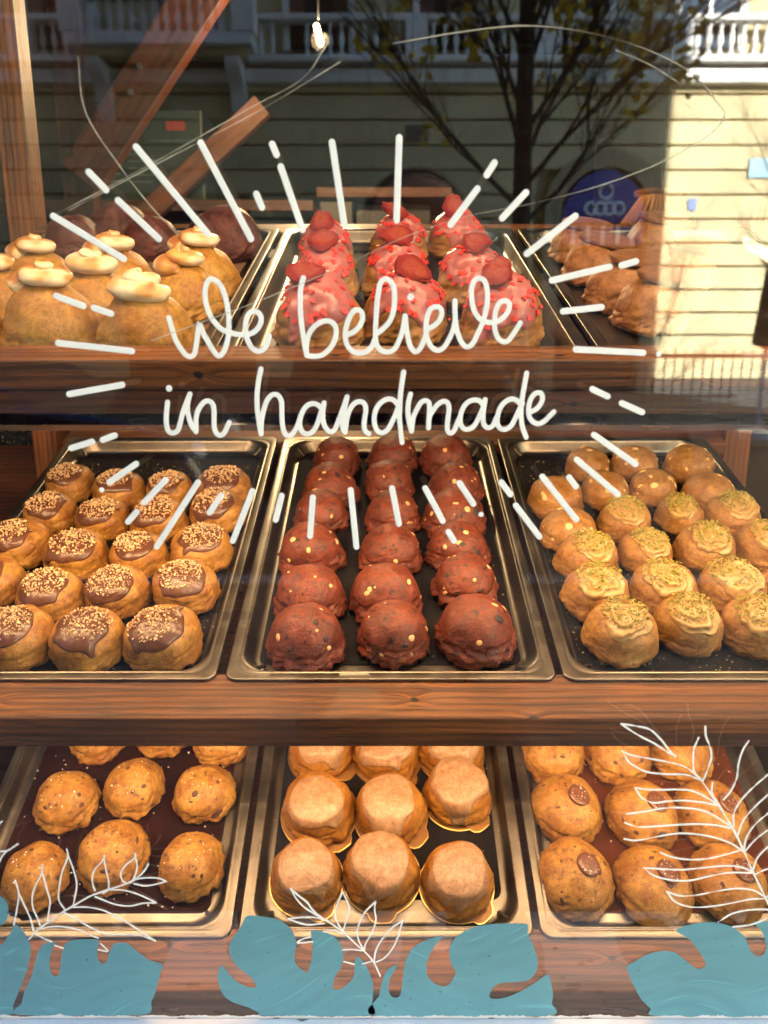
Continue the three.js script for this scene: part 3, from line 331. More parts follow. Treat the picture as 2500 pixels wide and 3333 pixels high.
// middle left: chocolate caps with chopped hazelnut
bake('hazelnut', 'mid', 'hazelnut_bun', 'golden bun with chocolate cap and hazelnut crumbs', 'bun', 'hazelnut buns in the middle shelf tray', { bun: { p: 2.7, core: 0.4, lump: 0.05, fold: 0.05, foot: 0.08, crack: 0.4 } }, (t, b, r) => {
  mesh('dough', b.geometry(baked([0.53, 0.30, 0.072], [0.36, 0.16, 0.03], 0.5, [0.12, 0.05, 0.02])), M.dough, t);
  const axis = V((r() - 0.5) * 0.3, 1, 0.22 + 0.22 * r()).normalize(), a0 = 0.78 + 0.12 * r(), s = r() * 50, drips = [0, 1].map(() => [r() * 6.28, 0.12 + 0.3 * r() * r(), 0.12 + 0.1 * r()]);
  const ang = (th) => { let a = a0 + 0.09 * N3(Math.cos(th) * 1.3 + s, Math.sin(th) * 1.3, s); for (const [t0, len, w] of drips) { const e = Math.atan2(Math.sin(th - t0), Math.cos(th - t0)); a += len * Math.exp(-e * e / (w * w)); } return a; };
  mesh('chocolate_cap', b.cap(axis, ang, 0.0024, (rho, th, d) => 0.0005 * N3(d.x * 6 + s, d.y * 6, d.z * 6)), M.choc, t);
  const ax2 = axis.clone().add(V((r() - 0.5) * 0.25, 0, -0.14)).normalize();
  tag(mesh('hazelnut_crumbs', chips(sprinkle(b, 330, ax2, a0 * 0.86, 0.0024, (q) => 0.0007 + 0.0013 * q() * q(), (q) => { const m = 0.75 + 0.5 * q(); return [0.56 * m, 0.38 * m, 0.21 * m]; }, r)), M.bits, t), null, null, null, 'stuff');
});
// middle centre: dark red buns with white and dark chips
bake('red', 'mid', 'dark_red_bun', 'dark red brown bun with cream and black chips', 'bun', 'dark red buns in the middle shelf tray', { bun: { p: 2.15, core: 0.32, lump: 0.05, fold: 0.14, foot: 0.17, crack: 1.8 } }, (t, b, r) => {
  mesh('dough', b.geometry(baked([0.285, 0.072, 0.03], [0.18, 0.042, 0.02], 0.95, [0.022, 0.01, 0.01])), M.doughRed, t);
  studs(t, 'cream_chips', b, 7, (q) => 0.0015 + 0.0022 * q(), () => [0.62, 0.36, 0.16], r);
  studs(t, 'dark_chips', b, 6, (q) => 0.0018 + 0.0052 * q() * q(), () => [0.02, 0.012, 0.012], r);
});
// middle right: pistachio cream and crumbs on the front rows, plain nut buns behind
bake('pist', 'mid', 'pistachio_bun', 'tan bun topped with pistachio cream and crumbs', 'bun', 'pistachio buns in the middle shelf tray', { bun: { p: 2.45, core: 0.38, lump: 0.05, fold: 0.05, foot: 0.08, crack: 0.35 } }, (t, b, r, i, k) => {
  const plain = i > 3 || (i === 3 && k === 0);
  mesh('dough', b.geometry(baked([0.50, 0.295, 0.105], [0.37, 0.185, 0.05], 0.4, [0.14, 0.065, 0.03])), M.dough, t);
  if (plain) { t.userData.label = t.userData.label.replace('tan bun topped with pistachio cream and crumbs', 'plain tan nut bun behind the pistachio buns'); studs(t, 'nut_pieces', b, 12, (q) => 0.0018 + 0.003 * q(), () => [0.66, 0.43, 0.2], r); return; }
  studs(t, 'nut_pieces', b, 6, (q) => 0.0015 + 0.002 * q(), () => [0.3, 0.16, 0.07], r);
  const axis = V((r() - 0.5) * 0.3, 1, 0.3 + 0.15 * r()).normalize(), a0 = 0.72 + 0.12 * r(), s = r() * 50;
  const ang = (th) => a0 * (1 + 0.2 * N3(Math.cos(th) * 1.1 + s, Math.sin(th) * 1.1, s) + 0.07 * N3(Math.cos(th) * 4 + s, Math.sin(th) * 4, s));
  mesh('pistachio_cream', b.cap(axis, ang, 0.0042, (rho, th, d) => 0.0017 * Math.sin(rho * 15 + 2.2 * th + 2.2 * N3(d.x * 2 + s, d.y * 2, d.z * 2)) * smoothstep(rho, 0.15, 0.5) + 0.0012 * N3(d.x * 5 + s, d.y * 5, d.z * 5)), M.cream, t);
  const ax2 = axis.clone().add(V((r() - 0.5) * 0.2, 0, -0.24)).normalize();
  tag(mesh('pistachio_crumbs', chips(sprinkle(b, 380, ax2, a0 * 0.92, 0.0046, (q) => 0.0007 + 0.0015 * q() * q(), (q) => { const m = 0.65 + 0.5 * q(), gr = q(); return gr > 0.66 ? [0.18 * m, 0.22 * m, 0.03 * m] : [0.34 * m, 0.26 * m, 0.05 * m]; }, r)), M.bits, t), null, null, null, 'stuff');
});
// bottom left: salted chocolate chip
const cookie = [[0.60, 0.35, 0.09], [0.40, 0.185, 0.04]];
bake('salt', 'bot', 'chip_bun', 'golden chocolate chip bun sprinkled with salt', 'bun', 'salted chip buns in the bottom shelf tray', (i, k, n, r) => ({ bun: { p: 2.05, core: 0.3, lump: 0.06, fold: 0.1, foot: 0.17, crack: 0.9, sx: 0.92 + 0.1 * r(), sz: 0.96 + 0.1 * r() } }), (t, b, r) => {
  mesh('dough', b.geometry(baked(...cookie, 0.8, [0.1, 0.042, 0.018])), M.dough, t);
  studs(t, 'chocolate_chips', b, 13, (q) => 0.0018 + 0.0056 * q() * q(), () => [0.07, 0.026, 0.014], r, -0.15, 0.6);
  tag(mesh('salt_flakes', chips(sprinkle(b, 14, V(0, 1, 0), 0.9, 0.0002, (q) => 0.0006 + 0.0006 * q(), () => [0.78, 0.74, 0.68], r)), M.bits, t), null, null, null, 'stuff');
});
// bottom right: chip buns with a chocolate disc and salt
bake('disc', 'bot', 'disc_bun', 'golden chip bun with a salted chocolate disc', 'bun', 'buns with chocolate discs in the bottom shelf tray', (i, k, n, r) => ({ bun: { p: 2.05, core: 0.28, lump: 0.05, fold: 0.1, foot: 0.15, crack: 0.9, sx: 0.93 + 0.06 * r(), sz: 1.02 } }), (t, b, r, i) => {
  mesh('dough', b.geometry(baked(...cookie, 0.7, [0.1, 0.042, 0.018])), M.dough, t);
  studs(t, 'chocolate_chips', b, 11, (q) => 0.0018 + 0.0054 * q() * q(), () => [0.07, 0.026, 0.014], r, -0.15, 0.6);
  const d = V(0.36 + 0.16 * (r() - 0.5), 1, 0.06 + 0.14 * (r() - 0.5)).normalize(), prof = [[0, 0.0026], [0.0085, 0.0027], [0.0115, 0.0024], [0.0137, 0.0014], [0.014, 0], [0.0133, -0.003]].map(([x, y]) => new THREE.Vector2(x, y));
  if (i > 1) return;
  const disc = mesh('chocolate_disc', new THREE.LatheGeometry(prof.reverse(), 36), M.disc, t); disc.position.copy(b.at(d, -0.0004)); disc.quaternion.setFromUnitVectors(V(0, 1, 0), d);
  const fl = []; for (let j = 0; j < 26; j++) { const a = r() * 6.28, q = 0.0125 * Math.sqrt(r()), s = 0.0004 + 0.0011 * r() * r(); fl.push({ p: V(q * Math.cos(a), 0.0027, q * Math.sin(a)), s: [s * 1.3, s * 0.5, s], q: anyTurn(r), c: [0.72, 0.6, 0.52] }); }
  tag(mesh('salt_flakes', chips(fl), M.bits, disc), null, null, null, 'stuff');
});
// bottom centre: glazed buns on small gold boards
const boardShape = (r) => { const s = new THREE.Shape(), n = 60, t0 = -1.0; for (let i = 0; i <= n; i++) { const a = 2 * Math.PI * i / n, e = Math.atan2(Math.sin(a - t0), Math.cos(a - t0)), q = r * (1 + 0.17 * smoothstep(0.34 - Math.abs(e), 0, 0.13)); i ? s.lineTo(q * Math.cos(a), q * Math.sin(a)) : s.moveTo(q * Math.cos(a), q * Math.sin(a)); } return s; };
bake('cinn', 'bot', 'glazed_bun', 'golden bun under a cinnamon glaze', 'bun', 'glazed buns on gold boards', { lift: 0.0022, bun: { p: 2.3, core: 0.24, lump: 0.07, fold: 0.09, foot: 0.14, crack: 1.2, flat: 0.8 } }, (t, b, r, i, k, n) => {
  mesh('dough', b.geometry(baked([0.55, 0.285, 0.065], [0.42, 0.18, 0.035])), M.dough, t);
  const axis = V((r() - 0.5) * 0.35, 1, 0.1 + 0.15 * r()).normalize(), a0 = 0.84 + 0.16 * r(), s = r() * 50, drips = [0, 1, 2].map(() => [-1.57 + (r() - 0.5) * 3, 0.12 + 0.6 * r() * r(), 0.13 + 0.2 * r()]);
  const ang = (th) => { let a = a0 * (1 + 0.09 * N3(Math.cos(th) * 1.1 + s, Math.sin(th) * 1.1, s)); for (const [t0, len, w] of drips) { const e = Math.atan2(Math.sin(th - t0), Math.cos(th - t0)); a += len * Math.exp(-e * e / (w * w)); } return a; };
  mesh('cinnamon_glaze', b.cap(axis, ang, 0.003, (rho, th, d) => 0.0007 * N3(d.x * 3 + s, d.y * 3, d.z * 3) + 0.0009 * Math.exp(-Math.pow((rho - 0.36) / 0.07, 2)) * (0.5 + N3(Math.cos(th) + s, Math.sin(th), 2)), (rho, th, d) => mixc([0.33, 0.175, 0.09], [0.45, 0.275, 0.16], 0.45 + 0.5 * N3(d.x * 5 + s, d.y * 5, d.z * 5) + 0.35 * N3(d.x * 16, d.y * 16, d.z * 16))), M.cinnGlaze, t);
  const g = thing('gold_cake_board', `small gold board under the glazed bun, ${ordinal[i]} row from the glass, ${across[n][k]}`, 'cake board', [0, 0, 0], 'gold boards under the glazed buns'), yaw = i === 0 && k === 1 ? -0.55 : (r() - 0.5) * 0.8;
  g.position.copy(t.position).addScaledVector(V(0, 1, 0).applyQuaternion(ROWS.bot.q), -0.0018); g.quaternion.copy(ROWS.bot.q).multiply(new THREE.Quaternion().setFromAxisAngle(V(0, 1, 0), yaw));
  mesh('gold_rim', new THREE.ExtrudeGeometry(boardShape(b.Rr * 1.13), { depth: 0.001, bevelEnabled: true, bevelSize: 0.0004, bevelThickness: 0.0003, bevelSegments: 2 }).rotateX(-Math.PI / 2), M.gold, g);
  mesh('board_face', new THREE.ExtrudeGeometry(boardShape(b.Rr * 1.11), { depth: 0.0002, bevelEnabled: false }).rotateX(-Math.PI / 2).translate(0, 0.0013, 0), M.goldTop, g);
});
// top left: meringue
function swirl(size, seed) {
  const pos = [], idx = [], col = [], nt = 110, nc = 22, turns = 1.9; 
  for (let i = 0; i <= nt; i++) {
    const t = i / nt, a = t * turns * 6.283 + seed, rr = size * 0.46 * Math.pow(1 - t, 0.8) + 0.0004, y = size * (0.25 + 0.62 * t), tr = size * (0.5 - 0.34 * t) * (i === 0 ? 0.05 : i < 8 ? 0.55 + 0.45 * i / 8 : 1) * (i === nt ? 0.2 : 1), c = V(rr * Math.cos(a) * 1.12, y, rr * Math.sin(a) * 0.95), out = V(Math.cos(a), 0, Math.sin(a));
    for (let k = 0; k < nc; k++) { const b = 6.283 * k / nc, n = 1 + 0.13 * N3(c.x * 90 + seed, c.y * 150, c.z * 150 + b); const v = c.clone().addScaledVector(out, Math.cos(b) * tr * n).add(V(0, Math.sin(b) * tr * 0.72 * n, 0)); pos.push(v.x, v.y, v.z); const toast = smoothstep(0.75 * N3(v.x * 38 + seed, v.y * 55, v.z * 38) + 0.35 * Math.sin(b) + 0.2 * N3(v.x * 120, v.y * 120, v.z * 120 + seed), -0.3, 0.45); col.push(...mixc(mixc([0.74, 0.64, 0.46], [0.68, 0.36, 0.11], toast), [0.3, 0.1, 0.025], 0.8 * smoothstep(toast + 0.3 * N3(v.x * 90, v.y * 90, seed), 0.85, 1.2))); }
  }
  for (let i = 0; i < nt; i++) for (let k = 0; k < nc; k++) { const a = i * nc + k, b = i * nc + (k + 1) % nc; idx.push(a, b, a + nc, b, b + nc, a + nc); }
  const g = new THREE.BufferGeometry(); g.setAttribute('position', new THREE.Float32BufferAttribute(pos, 3)); g.setAttribute('color', new THREE.Float32BufferAttribute(col, 3)); g.setIndex(idx); g.computeVertexNormals(); return g;
}
bake('mer', 'top', 'meringue_bun', 'golden bun topped with a toasted meringue swirl', 'bun', 'meringue buns on the top shelf', (i, k) => ({ D: i ? 1.22 : 1.05, Hk: 1.16, bun: { p: 1.75, core: 0.22, lump: 0.05, fold: 0.09, foot: 0.13, crack: 0.8 } }), (t, b, r, i) => {
  mesh('dough', b.geometry(baked([0.62, 0.375, 0.085], [0.50, 0.235, 0.04])), M.dough, t);
  const m = mesh('meringue_swirl', swirl(0.029 + 0.003 * r(), r() * 6.28), M.meringue, t); m.position.set(0, b.H * 0.8, 0); m.rotation.set(-0.05, 0, 0); m.scale.set(1.05, 0.95, 1.0);
});
bake('plum', 'top', 'dark_bun', 'dark plum brown bun behind the meringue buns', 'bun', 'dark buns on the top shelf', { D: 1.28, Hk: 1.75, bun: { p: 2.1, lump: 0.07, fold: 0.07, crack: 0.8 } }, (t, b, r) => {
  mesh('dough', b.geometry(baked([0.24, 0.075, 0.05], [0.13, 0.038, 0.03], 0.9, [0.02, 0.01, 0.01])), M.doughRed, t);
});
// top centre: pink glaze, heart sprinkles, dried strawberry
const heart = new THREE.Shape(); heart.moveTo(0, -1); heart.bezierCurveTo(-0.5, -0.55, -1.05, -0.1, -0.95, 0.45); heart.bezierCurveTo(-0.85, 0.95, -0.2, 0.95, 0, 0.45); heart.bezierCurveTo(0.2, 0.95, 0.85, 0.95, 0.95, 0.45); heart.bezierCurveTo(1.05, -0.1, 0.5, -0.55, 0, -1);
const HEART = new THREE.ExtrudeGeometry(heart, { depth: 0.35, bevelEnabled: false, curveSegments: 4 }).rotateX(-Math.PI / 2);
function strawberry(seed) {
  const g = mergeVertices(new THREE.SphereGeometry(1, 40, 24)), p = g.attributes.position, col = [];
  for (let i = 0; i < p.count; i++) { let x = p.getX(i), y = p.getY(i), z = p.getZ(i); const rad = Math.hypot(x, z), n = 1 + 0.12 * N3(x * 2 + seed, y * 2, z * 2) + 0.09 * N3(x * 7 + seed, y * 7, z * 7) + 0.05 * N3(x * 17 + seed, y * 17, z * 17), face = smoothstep(0.8 - rad, 0, 0.3), taper = 1 - 0.28 * x; p.setXYZ(i, x * n * 0.0185, Math.sign(y) * Math.pow(Math.abs(y), 0.6) * 0.0046 * n, z * n * 0.0138 * taper); col.push(...mixc([0.38, 0.014, 0.016], [0.56, 0.1, 0.055], face * (0.7 + 0.5 * N3(x * 6 + seed, z * 6, 2)))); }
  g.setAttribute('color', new THREE.Float32BufferAttribute(col, 3)); g.computeVertexNormals(); return g;
}
bake('pink', 'top', 'strawberry_bun', 'golden bun with pink glaze, red hearts and strawberry', 'bun', 'pink strawberry buns on the top shelf', (i) => ({ Hk: 1.12, bun: { p: 1.8, core: 0.24, lump: 0.07, fold: 0.09, foot: 0.14, crack: 0.8 } }), (t, b, r) => {
  mesh('dough', b.geometry(baked([0.56, 0.32, 0.10], [0.42, 0.19, 0.05])), M.dough, t);
  const axis = V((r() - 0.5) * 0.3, 1, 0.25 + 0.2 * r()).normalize(), a0 = 0.86 + 0.12 * r(), s = r() * 50, drips = [0, 1, 2, 3].map(() => [r() * 6.28, 0.2 + 0.5 * r() * r(), 0.16 + 0.14 * r()]);
  const ang = (th) => { let a = a0 * (1 + 0.13 * N3(Math.cos(th) * 1.4 + s, Math.sin(th) * 1.4, s)); for (const [t0, len, w] of drips) { const e = Math.atan2(Math.sin(th - t0), Math.cos(th - t0)); a += len * Math.exp(-e * e / (w * w)); } return a; };
  mesh('pink_glaze', b.cap(axis, ang, 0.0026, (rho, th, d) => 0.0014 * N3(d.x * 3.4 + s, d.y * 3.4, d.z * 3.4)), M.pinkGlaze, t);
  const list = []; for (let j = 0; j < 62; j++) { const d = around(b, axis, a0 * 1.02, r), q = new THREE.Quaternion().setFromUnitVectors(V(0, 1, 0), d.clone().add(V(r() - 0.5, r() - 0.5, r() - 0.5).multiplyScalar(0.5)).normalize()).multiply(new THREE.Quaternion().setFromAxisAngle(V(0, 1, 0), r() * 6.28)), z = 0.0024 + 0.0006 * r(); list.push({ p: b.at(d, 0.0026), s: [z, z, z], q, c: [0.6 + 0.1 * r(), 0.03, 0.026] }); }
  tag(mesh('heart_sprinkles', chips(list, HEART), M.bits, t), null, null, null, 'stuff');
  const d = V((r() - 0.5) * 0.4, 1, 0.12).normalize(), f = mesh('strawberry_slice', strawberry(s), M.berry, t); f.position.copy(b.at(d, 0.0045)); f.quaternion.setFromUnitVectors(V(0, 1, 0), V((r() - 0.5) * 0.9, 1, 0.3 + 0.6 * r()).normalize()).multiply(new THREE.Quaternion().setFromAxisAngle(V(0, 1, 0), r() * 6.28));
});
// top right: brown buns with a long biscuit on top
function biscuit() {
  const g = mergeVertices(new THREE.SphereGeometry(1, 48, 24)), p = g.attributes.position, col = [];
  for (let i = 0; i < p.count; i++) { const x = p.getX(i), y = p.getY(i), z = p.getZ(i), a = Math.atan2(z, x), n = 1 + 0.02 * Math.sin(a * 22) + 0.03 * N3(x * 3, y * 3, z * 3), m = 0.8 + 0.2 * N3(x * 4, y * 4, z * 4 + 8); p.setXYZ(i, x * n * 0.034, Math.sign(y) * Math.pow(Math.abs(y), 0.55) * 0.0056, z * n * 0.0195); col.push(0.42 * m, 0.17 * m, 0.055 * m); }
  g.setAttribute('color', new THREE.Float32BufferAttribute(col, 3)); g.computeVertexNormals(); return g;
}
const BISCUIT = biscuit();
bake('bisc', 'top', 'biscuit_bun', 'brown bun with a long biscuit on top', 'bun', 'biscuit-topped buns on the top shelf', (i) => ({ D: 1.12, Hk: 1.15, xk: 1, bun: { p: 2.0, core: 0.26, lump: 0.07, fold: 0.09, foot: 0.15, crack: 1 } }), (t, b, r) => {
  mesh('dough', b.geometry(baked([0.52, 0.27, 0.085], [0.38, 0.165, 0.05])), M.dough, t);
  const d = V(0.34, 1, 0.05).normalize(), f = mesh('biscuit', BISCUIT, M.berry, t); f.position.copy(b.at(d, 0.004)); f.quaternion.setFromUnitVectors(V(0, 1, 0), V(0.1, 1, 0.14).normalize()).multiply(new THREE.Quaternion().setFromAxisAngle(V(0, 1, 0), (r() - 0.5) * 0.5));
});
// loose crumbs and salt lying in the trays
function litter(row, k, n, name, label, size, color, x0 = -0.14, x1 = 0.14, s0 = 0.03, s1 = 0.48) {
  const r = rng(n * 17 + k), list = []; for (let i = 0; i < n; i++) { const s = size(r), cl = N3(i * 0.13, 2, k); list.push({ p: V(lerp(x0, x1, clamp(r() + 0.08 * cl, 0, 1)), -TRAY_D + 0.0013 + s * 0.35, -lerp(s0, s1, r())), s: [s * (0.7 + 0.6 * r()), s * 0.6, s * (0.7 + 0.6 * r())], q: anyTurn(r), c: color(r) }); }
  const m = mesh(name, chips(list), M.bits); m.position.copy(ROWS[row].at(ROWS[row].x[k], 0)); m.quaternion.copy(ROWS[row].q); tag(m, label, 'crumbs', null, 'stuff');
}
litter('mid', 0, 700, 'loose_crumbs', 'hazelnut crumbs scattered in the hazelnut tray', (r) => 0.0005 + 0.0011 * r() * r(), (r) => [0.5, 0.34, 0.17]);
litter('mid', 2, 900, 'loose_crumbs', 'pistachio crumbs scattered in the pistachio tray', (r) => 0.0005 + 0.0013 * r() * r(), (r) => (r() > 0.7 ? [0.2, 0.25, 0.05] : [0.44, 0.31, 0.1]));
litter('mid', 1, 40, 'loose_crumbs', 'few pale crumbs on the black sheet between the dark red buns', (r) => 0.0005 + 0.0014 * r() * r(), (r) => [0.5, 0.34, 0.2]);
litter('bot', 0, 190, 'salt_crystals', 'white salt flakes scattered on the dark woven mat', (r) => 0.0008 + 0.0022 * r() * r(), (r) => [0.78, 0.74, 0.7], -0.13, 0.13, 0.04, 0.4);
litter('bot', 2, 330, 'salt_crystals', 'salt flakes scattered on the orange woven mat', (r) => 0.0006 + 0.002 * r() * r(), (r) => [0.74, 0.66, 0.58], -0.13, 0.13, 0.03, 0.4);
litter('bot', 1, 60, 'glaze_crumbs', 'glaze crumbs on the sheet between the glazed buns', (r) => 0.0005 + 0.0016 * r() * r(), (r) => [0.6, 0.4, 0.25]);
litter('top', 1, 150, 'heart_litter', 'red sprinkles fallen between the pink strawberry buns', (r) => 0.0009 + 0.0014 * r(), (r) => [0.6, 0.05, 0.04], -0.13, 0.13, 0.05, 0.45);
// ---------------------------------------------------------------- the shop window: double glazing, lettering, painted leaves
const FRONT = GLASS + 0.0009;                       // outer face that carries the vinyl and the paint
const win = thing('shop_window', 'large double glazed shop window in a white painted frame', 'window');
mesh('glass_pane', new THREE.PlaneGeometry(2.2, 1.92).translate(0, 1.73, GLASS), M.glass, win);
mesh('glass_pane', new THREE.PlaneGeometry(2.2, 1.92).translate(0, 1.73, GLASS - 0.018), M.glass, win);
const paintTone = texture(512, 256, (u, v) => { const a = fbm(u * 5, v * 20, 4, 5), chip = smoothstep(N3(u * 22, v * 22, 9), 0.78, 0.86); return [0.9, 0.91, 0.93].map((c) => 255 * clamp(c * (0.95 + 0.08 * a) * (1 - 0.55 * chip), 0, 1)); });
M.framePaint = std({ map: rep(paintTone, 0.5, 0.3), roughness: 0.5 });
mesh('frame_sill', rbox(2.3, 0.06, 0.05, 0.003, 'x', 50, 0, 0.8035, GLASS + 0.026), M.framePaint, win);
mesh('frame_sill', rbox(2.3, 0.05, 0.16, 0.005, 'x', 51, 0, 0.747, GLASS + 0.085), M.framePaint, win);
for (const sx of [-1, 1]) mesh('frame_jamb', rbox(0.07, 1.86, 0.07, 0.004, 'y', 52 + sx, sx * 1.135, 1.76, GLASS + 0.004), M.framePaint, win);
mesh('frame_head', rbox(2.34, 0.07, 0.07, 0.004, 'x', 54, 0, 2.725, GLASS + 0.004), M.framePaint, win);
{ // ragged paint that has crept up the glass from the sill
  const r = rng(5), sh = new THREE.Shape(); sh.moveTo(-1.05, 0.8285); let x = -1.05; while (x < 1.05) { x += 0.0007 + 0.0022 * r(); sh.lineTo(x, 0.8325 + 0.0016 + 0.0016 * N3(x * 60, 0, 1) + 0.0022 * r() * r()); } sh.lineTo(1.05, 0.8285);
  mesh('paint_edge', new THREE.ExtrudeGeometry(sh, { depth: 0.0004, bevelEnabled: false }).translate(0, 0, GLASS + 0.0006), M.framePaint, win);
}
// a flat stroke of even width with round ends; its thickness grows a little along the way so that crossings stay clean
let strokeNo = 0;
function stroke(mm, halfWidth, step = 0.0016, gaps = null) {
  const pts = []; for (let i = 0; i < mm.length; i += 2) pts.push(V(mm[i] / 1000, mm[i + 1] / 1000 + EYE, 0));
  const pos = [], idx = [], h0 = 0.00016 + 0.000012 * (strokeNo++ % 12), prof = [[-1, 0], [-0.86, 1], [0.86, 1], [1, 0]];
  if (pts.length === 1) { const c = pts[0], n = 28; pos.push(c.x, c.y, h0); for (let k = 0; k <= 1; k++) for (let i = 0; i < n; i++) { const a = 6.283 * i / n, q = halfWidth * (k ? 1 : 0.9); pos.push(c.x + q * Math.cos(a), c.y + q * Math.sin(a), k ? 0 : h0); } for (let i = 0; i < n; i++) { const j = (i + 1) % n; idx.push(0, 1 + i, 1 + j, 1 + i, 1 + n + i, 1 + n + j, 1 + i, 1 + n + j, 1 + j); } } else {
    const curve = new THREE.CatmullRomCurve3(pts, false, 'centripetal'), len = curve.getLength(), n = Math.max(6, Math.round(len / step)), P = curve.getSpacedPoints(n);
    const rows = []; const dirAt = (i) => { const a = P[Math.max(0, i - 1)], b = P[Math.min(n, i + 1)]; return b.clone().sub(a).normalize(); };
    const add = (c, d, w, t) => rows.push(prof.map(([s, k]) => [c.x - d.y * s * w, c.y + d.x * s * w, k * (h0 + 0.0001 * t)]));
    const d0 = dirAt(0), d1 = dirAt(n);
    for (let k = 5; k >= 1; k--) { const a = R(90 * k / 5.2); add(P[0].clone().addScaledVector(d0, -halfWidth * Math.sin(a)), d0, halfWidth * Math.cos(a), 0); }
    for (let i = 0; i <= n; i++) add(P[i], dirAt(i), halfWidth * (gaps ? gaps(i / n) : 1), i / n);
    for (let k = 1; k <= 5; k++) { const a = R(90 * k / 5.2); add(P[n].clone().addScaledVector(d1, halfWidth * Math.sin(a)), d1, halfWidth * Math.cos(a), 1); }
    rows.forEach((q) => q.forEach((p) => pos.push(...p)));
    for (let i = 0; i < rows.length - 1; i++) for (let k = 0; k < 3; k++) { const a = i * 4 + k; idx.push(a, a + 4, a + 1, a + 1, a + 4, a + 5); }
  }
  const g = new THREE.BufferGeometry(); g.setAttribute('position', new THREE.Float32BufferAttribute(pos, 3)); g.setIndex(idx); const f = g.toNonIndexed(); f.computeVertexNormals();
  const nn = f.attributes.normal, pp = f.attributes.position; // face the street
  for (let i = 0; i < nn.count; i += 3) if (nn.getZ(i) < 0) { for (const at of [pp, nn]) { const t = [at.getX(i + 1), at.getY(i + 1), at.getZ(i + 1)]; at.setXYZ(i + 1, at.getX(i + 2), at.getY(i + 2), at.getZ(i + 2)); at.setXYZ(i + 2, ...t); } } f.computeVertexNormals();
  return f.translate(0, 0, FRONT);
}
const words = [['we', 0, 2, 'white vinyl word "we" at the start of the upper line on the window'], ['believe', 2, 9, 'white vinyl word "believe" at the end of the upper line on the window'], ['in', 9, 11, 'white vinyl word "in" at the start of the lower line on the window'], ['handmade', 11, 19, 'white vinyl word "handmade" at the end of the lower line on the window']];
for (const [w, a, b, label] of words) {
  const t = thing('vinyl_word', label, 'lettering', [0, 0, 0], 'window lettering');
  for (const [, strokes] of LETTERS.slice(a, b)) mesh('letter', merge(strokes.map((s) => stroke(s, s.length === 2 ? 0.0024 : 0.00185))), M.vinyl, t);
}
const burst = thing('sunburst_dashes', 'ring of white vinyl dashes radiating round the lettering', 'lettering');
for (const r of RAYS) mesh('dash', stroke(r, r.length === 2 ? 0.002 : 0.00228), M.vinyl, burst);
// painted leaves
const brush = texture(2048, 512, (u, v) => { const X = u * 12, Y = v * 3, bx = X + 0.5 * N3(X * 0.9, Y * 0.9, 2), by = Y + 0.5 * N3(X * 0.9, Y * 0.9, 7), a = N3(bx * 2.2, by * 9, 5), b = fbm(X * 1.3, Y * 1.3, 8, 4), s = smoothstep(N3(bx * 1.6 + by, by * 22 - bx * 3, 14), 0.6, 0.95), hole = smoothstep(N3(X * 26, Y * 26, 31), 0.96, 0.99); return TEAL.map((c, i) => { const l = c * (1 + 0.07 * a + 0.09 * b + 0.3 * s) * (1 - 0.5 * hole), g = l <= 0.0031308 ? 12.92 * l : 1.055 * Math.pow(l, 1 / 2.4) - 0.055; return 255 * clamp(g, 0, 1); }); });
M.leafPaint = std({ map: brush, roughness: 0.42 });
const leafWords = ['blue green painted leaf cut off by the left edge of the window', 'small blue green painted lobe at the left edge above the cut off leaf', 'blue green painted leaf in the lower left corner with two narrow notches', 'blue green painted monstera leaf left of centre along the sill', 'blue green painted monstera leaf right of centre along the sill', 'blue green painted monstera leaf at the right edge of the sill'];
LEAVES.forEach((mm, k) => {
  const pts = []; for (let i = 0; i < mm.length; i += 2) pts.push(V(mm[i] / 1000, mm[i + 1] / 1000 + EYE, 0));
  const cur = new THREE.CatmullRomCurve3(pts, true, 'catmullrom', 0.35).getPoints(pts.length * 5).map((p) => new THREE.Vector2(p.x, Math.max(p.y, 0.8335)));
  const g = new THREE.ExtrudeGeometry(new THREE.Shape(cur), { depth: 0.00012, bevelEnabled: false }).translate(0, 0, FRONT - 0.0001), uv = g.attributes.uv, pp = g.attributes.position; for (let i = 0; i < uv.count; i++) uv.setXY(i, (pp.getX(i) + 0.6) / 1.2, (pp.getY(i) - 0.72) / 0.3);
  tag(mesh('painted_leaf', g, M.leafPaint), leafWords[k], 'painted leaf', 'leaves painted along the foot of the window');
});
M.pen = std({ color: lin(0.78, 0.82, 0.87), roughness: 0.5 });
const sprigWords = ['white line drawing of a leafy twig at the lower left of the window', 'pale tips of a drawn twig at the left edge of the window', 'white line drawing of a leafy twig between the two middle painted leaves', 'tall white line drawing of a fern at the lower right of the window'];
SPRIGS.forEach((list, k) => {
  const t = thing('painted_sprig', sprigWords[k], 'painted sprig', [0, 0, 0], 'twigs drawn on the window');
  list.forEach((s, j) => { const worn = k === 3 ? (q) => clamp(0.75 + 0.9 * N3(q * 9, j, 4) + 0.3, 0.06, 1) : (q) => 0.85 + 0.2 * N3(q * 12, j, 7); mesh('pen_stroke', stroke(s, (j === 0 ? 1.25 : 1) * (k === 3 ? 0.00088 : 0.00085), 0.0012, worn), M.pen, t); });
});
M.scratch = std({ color: lin(0.5, 0.48, 0.42), roughness: 0.6 });
const ghost = thing('scratched_lines', 'thin pale scratched curves left on the upper part of the window', 'scratches');
SCRATCHES.forEach((s, j) => { mesh('scratch', stroke(s, 0.00028, 0.004, (q) => clamp(0.7 + 0.8 * N3(q * 14, j, 2), 0.15, 1.1)), M.scratch, ghost); });
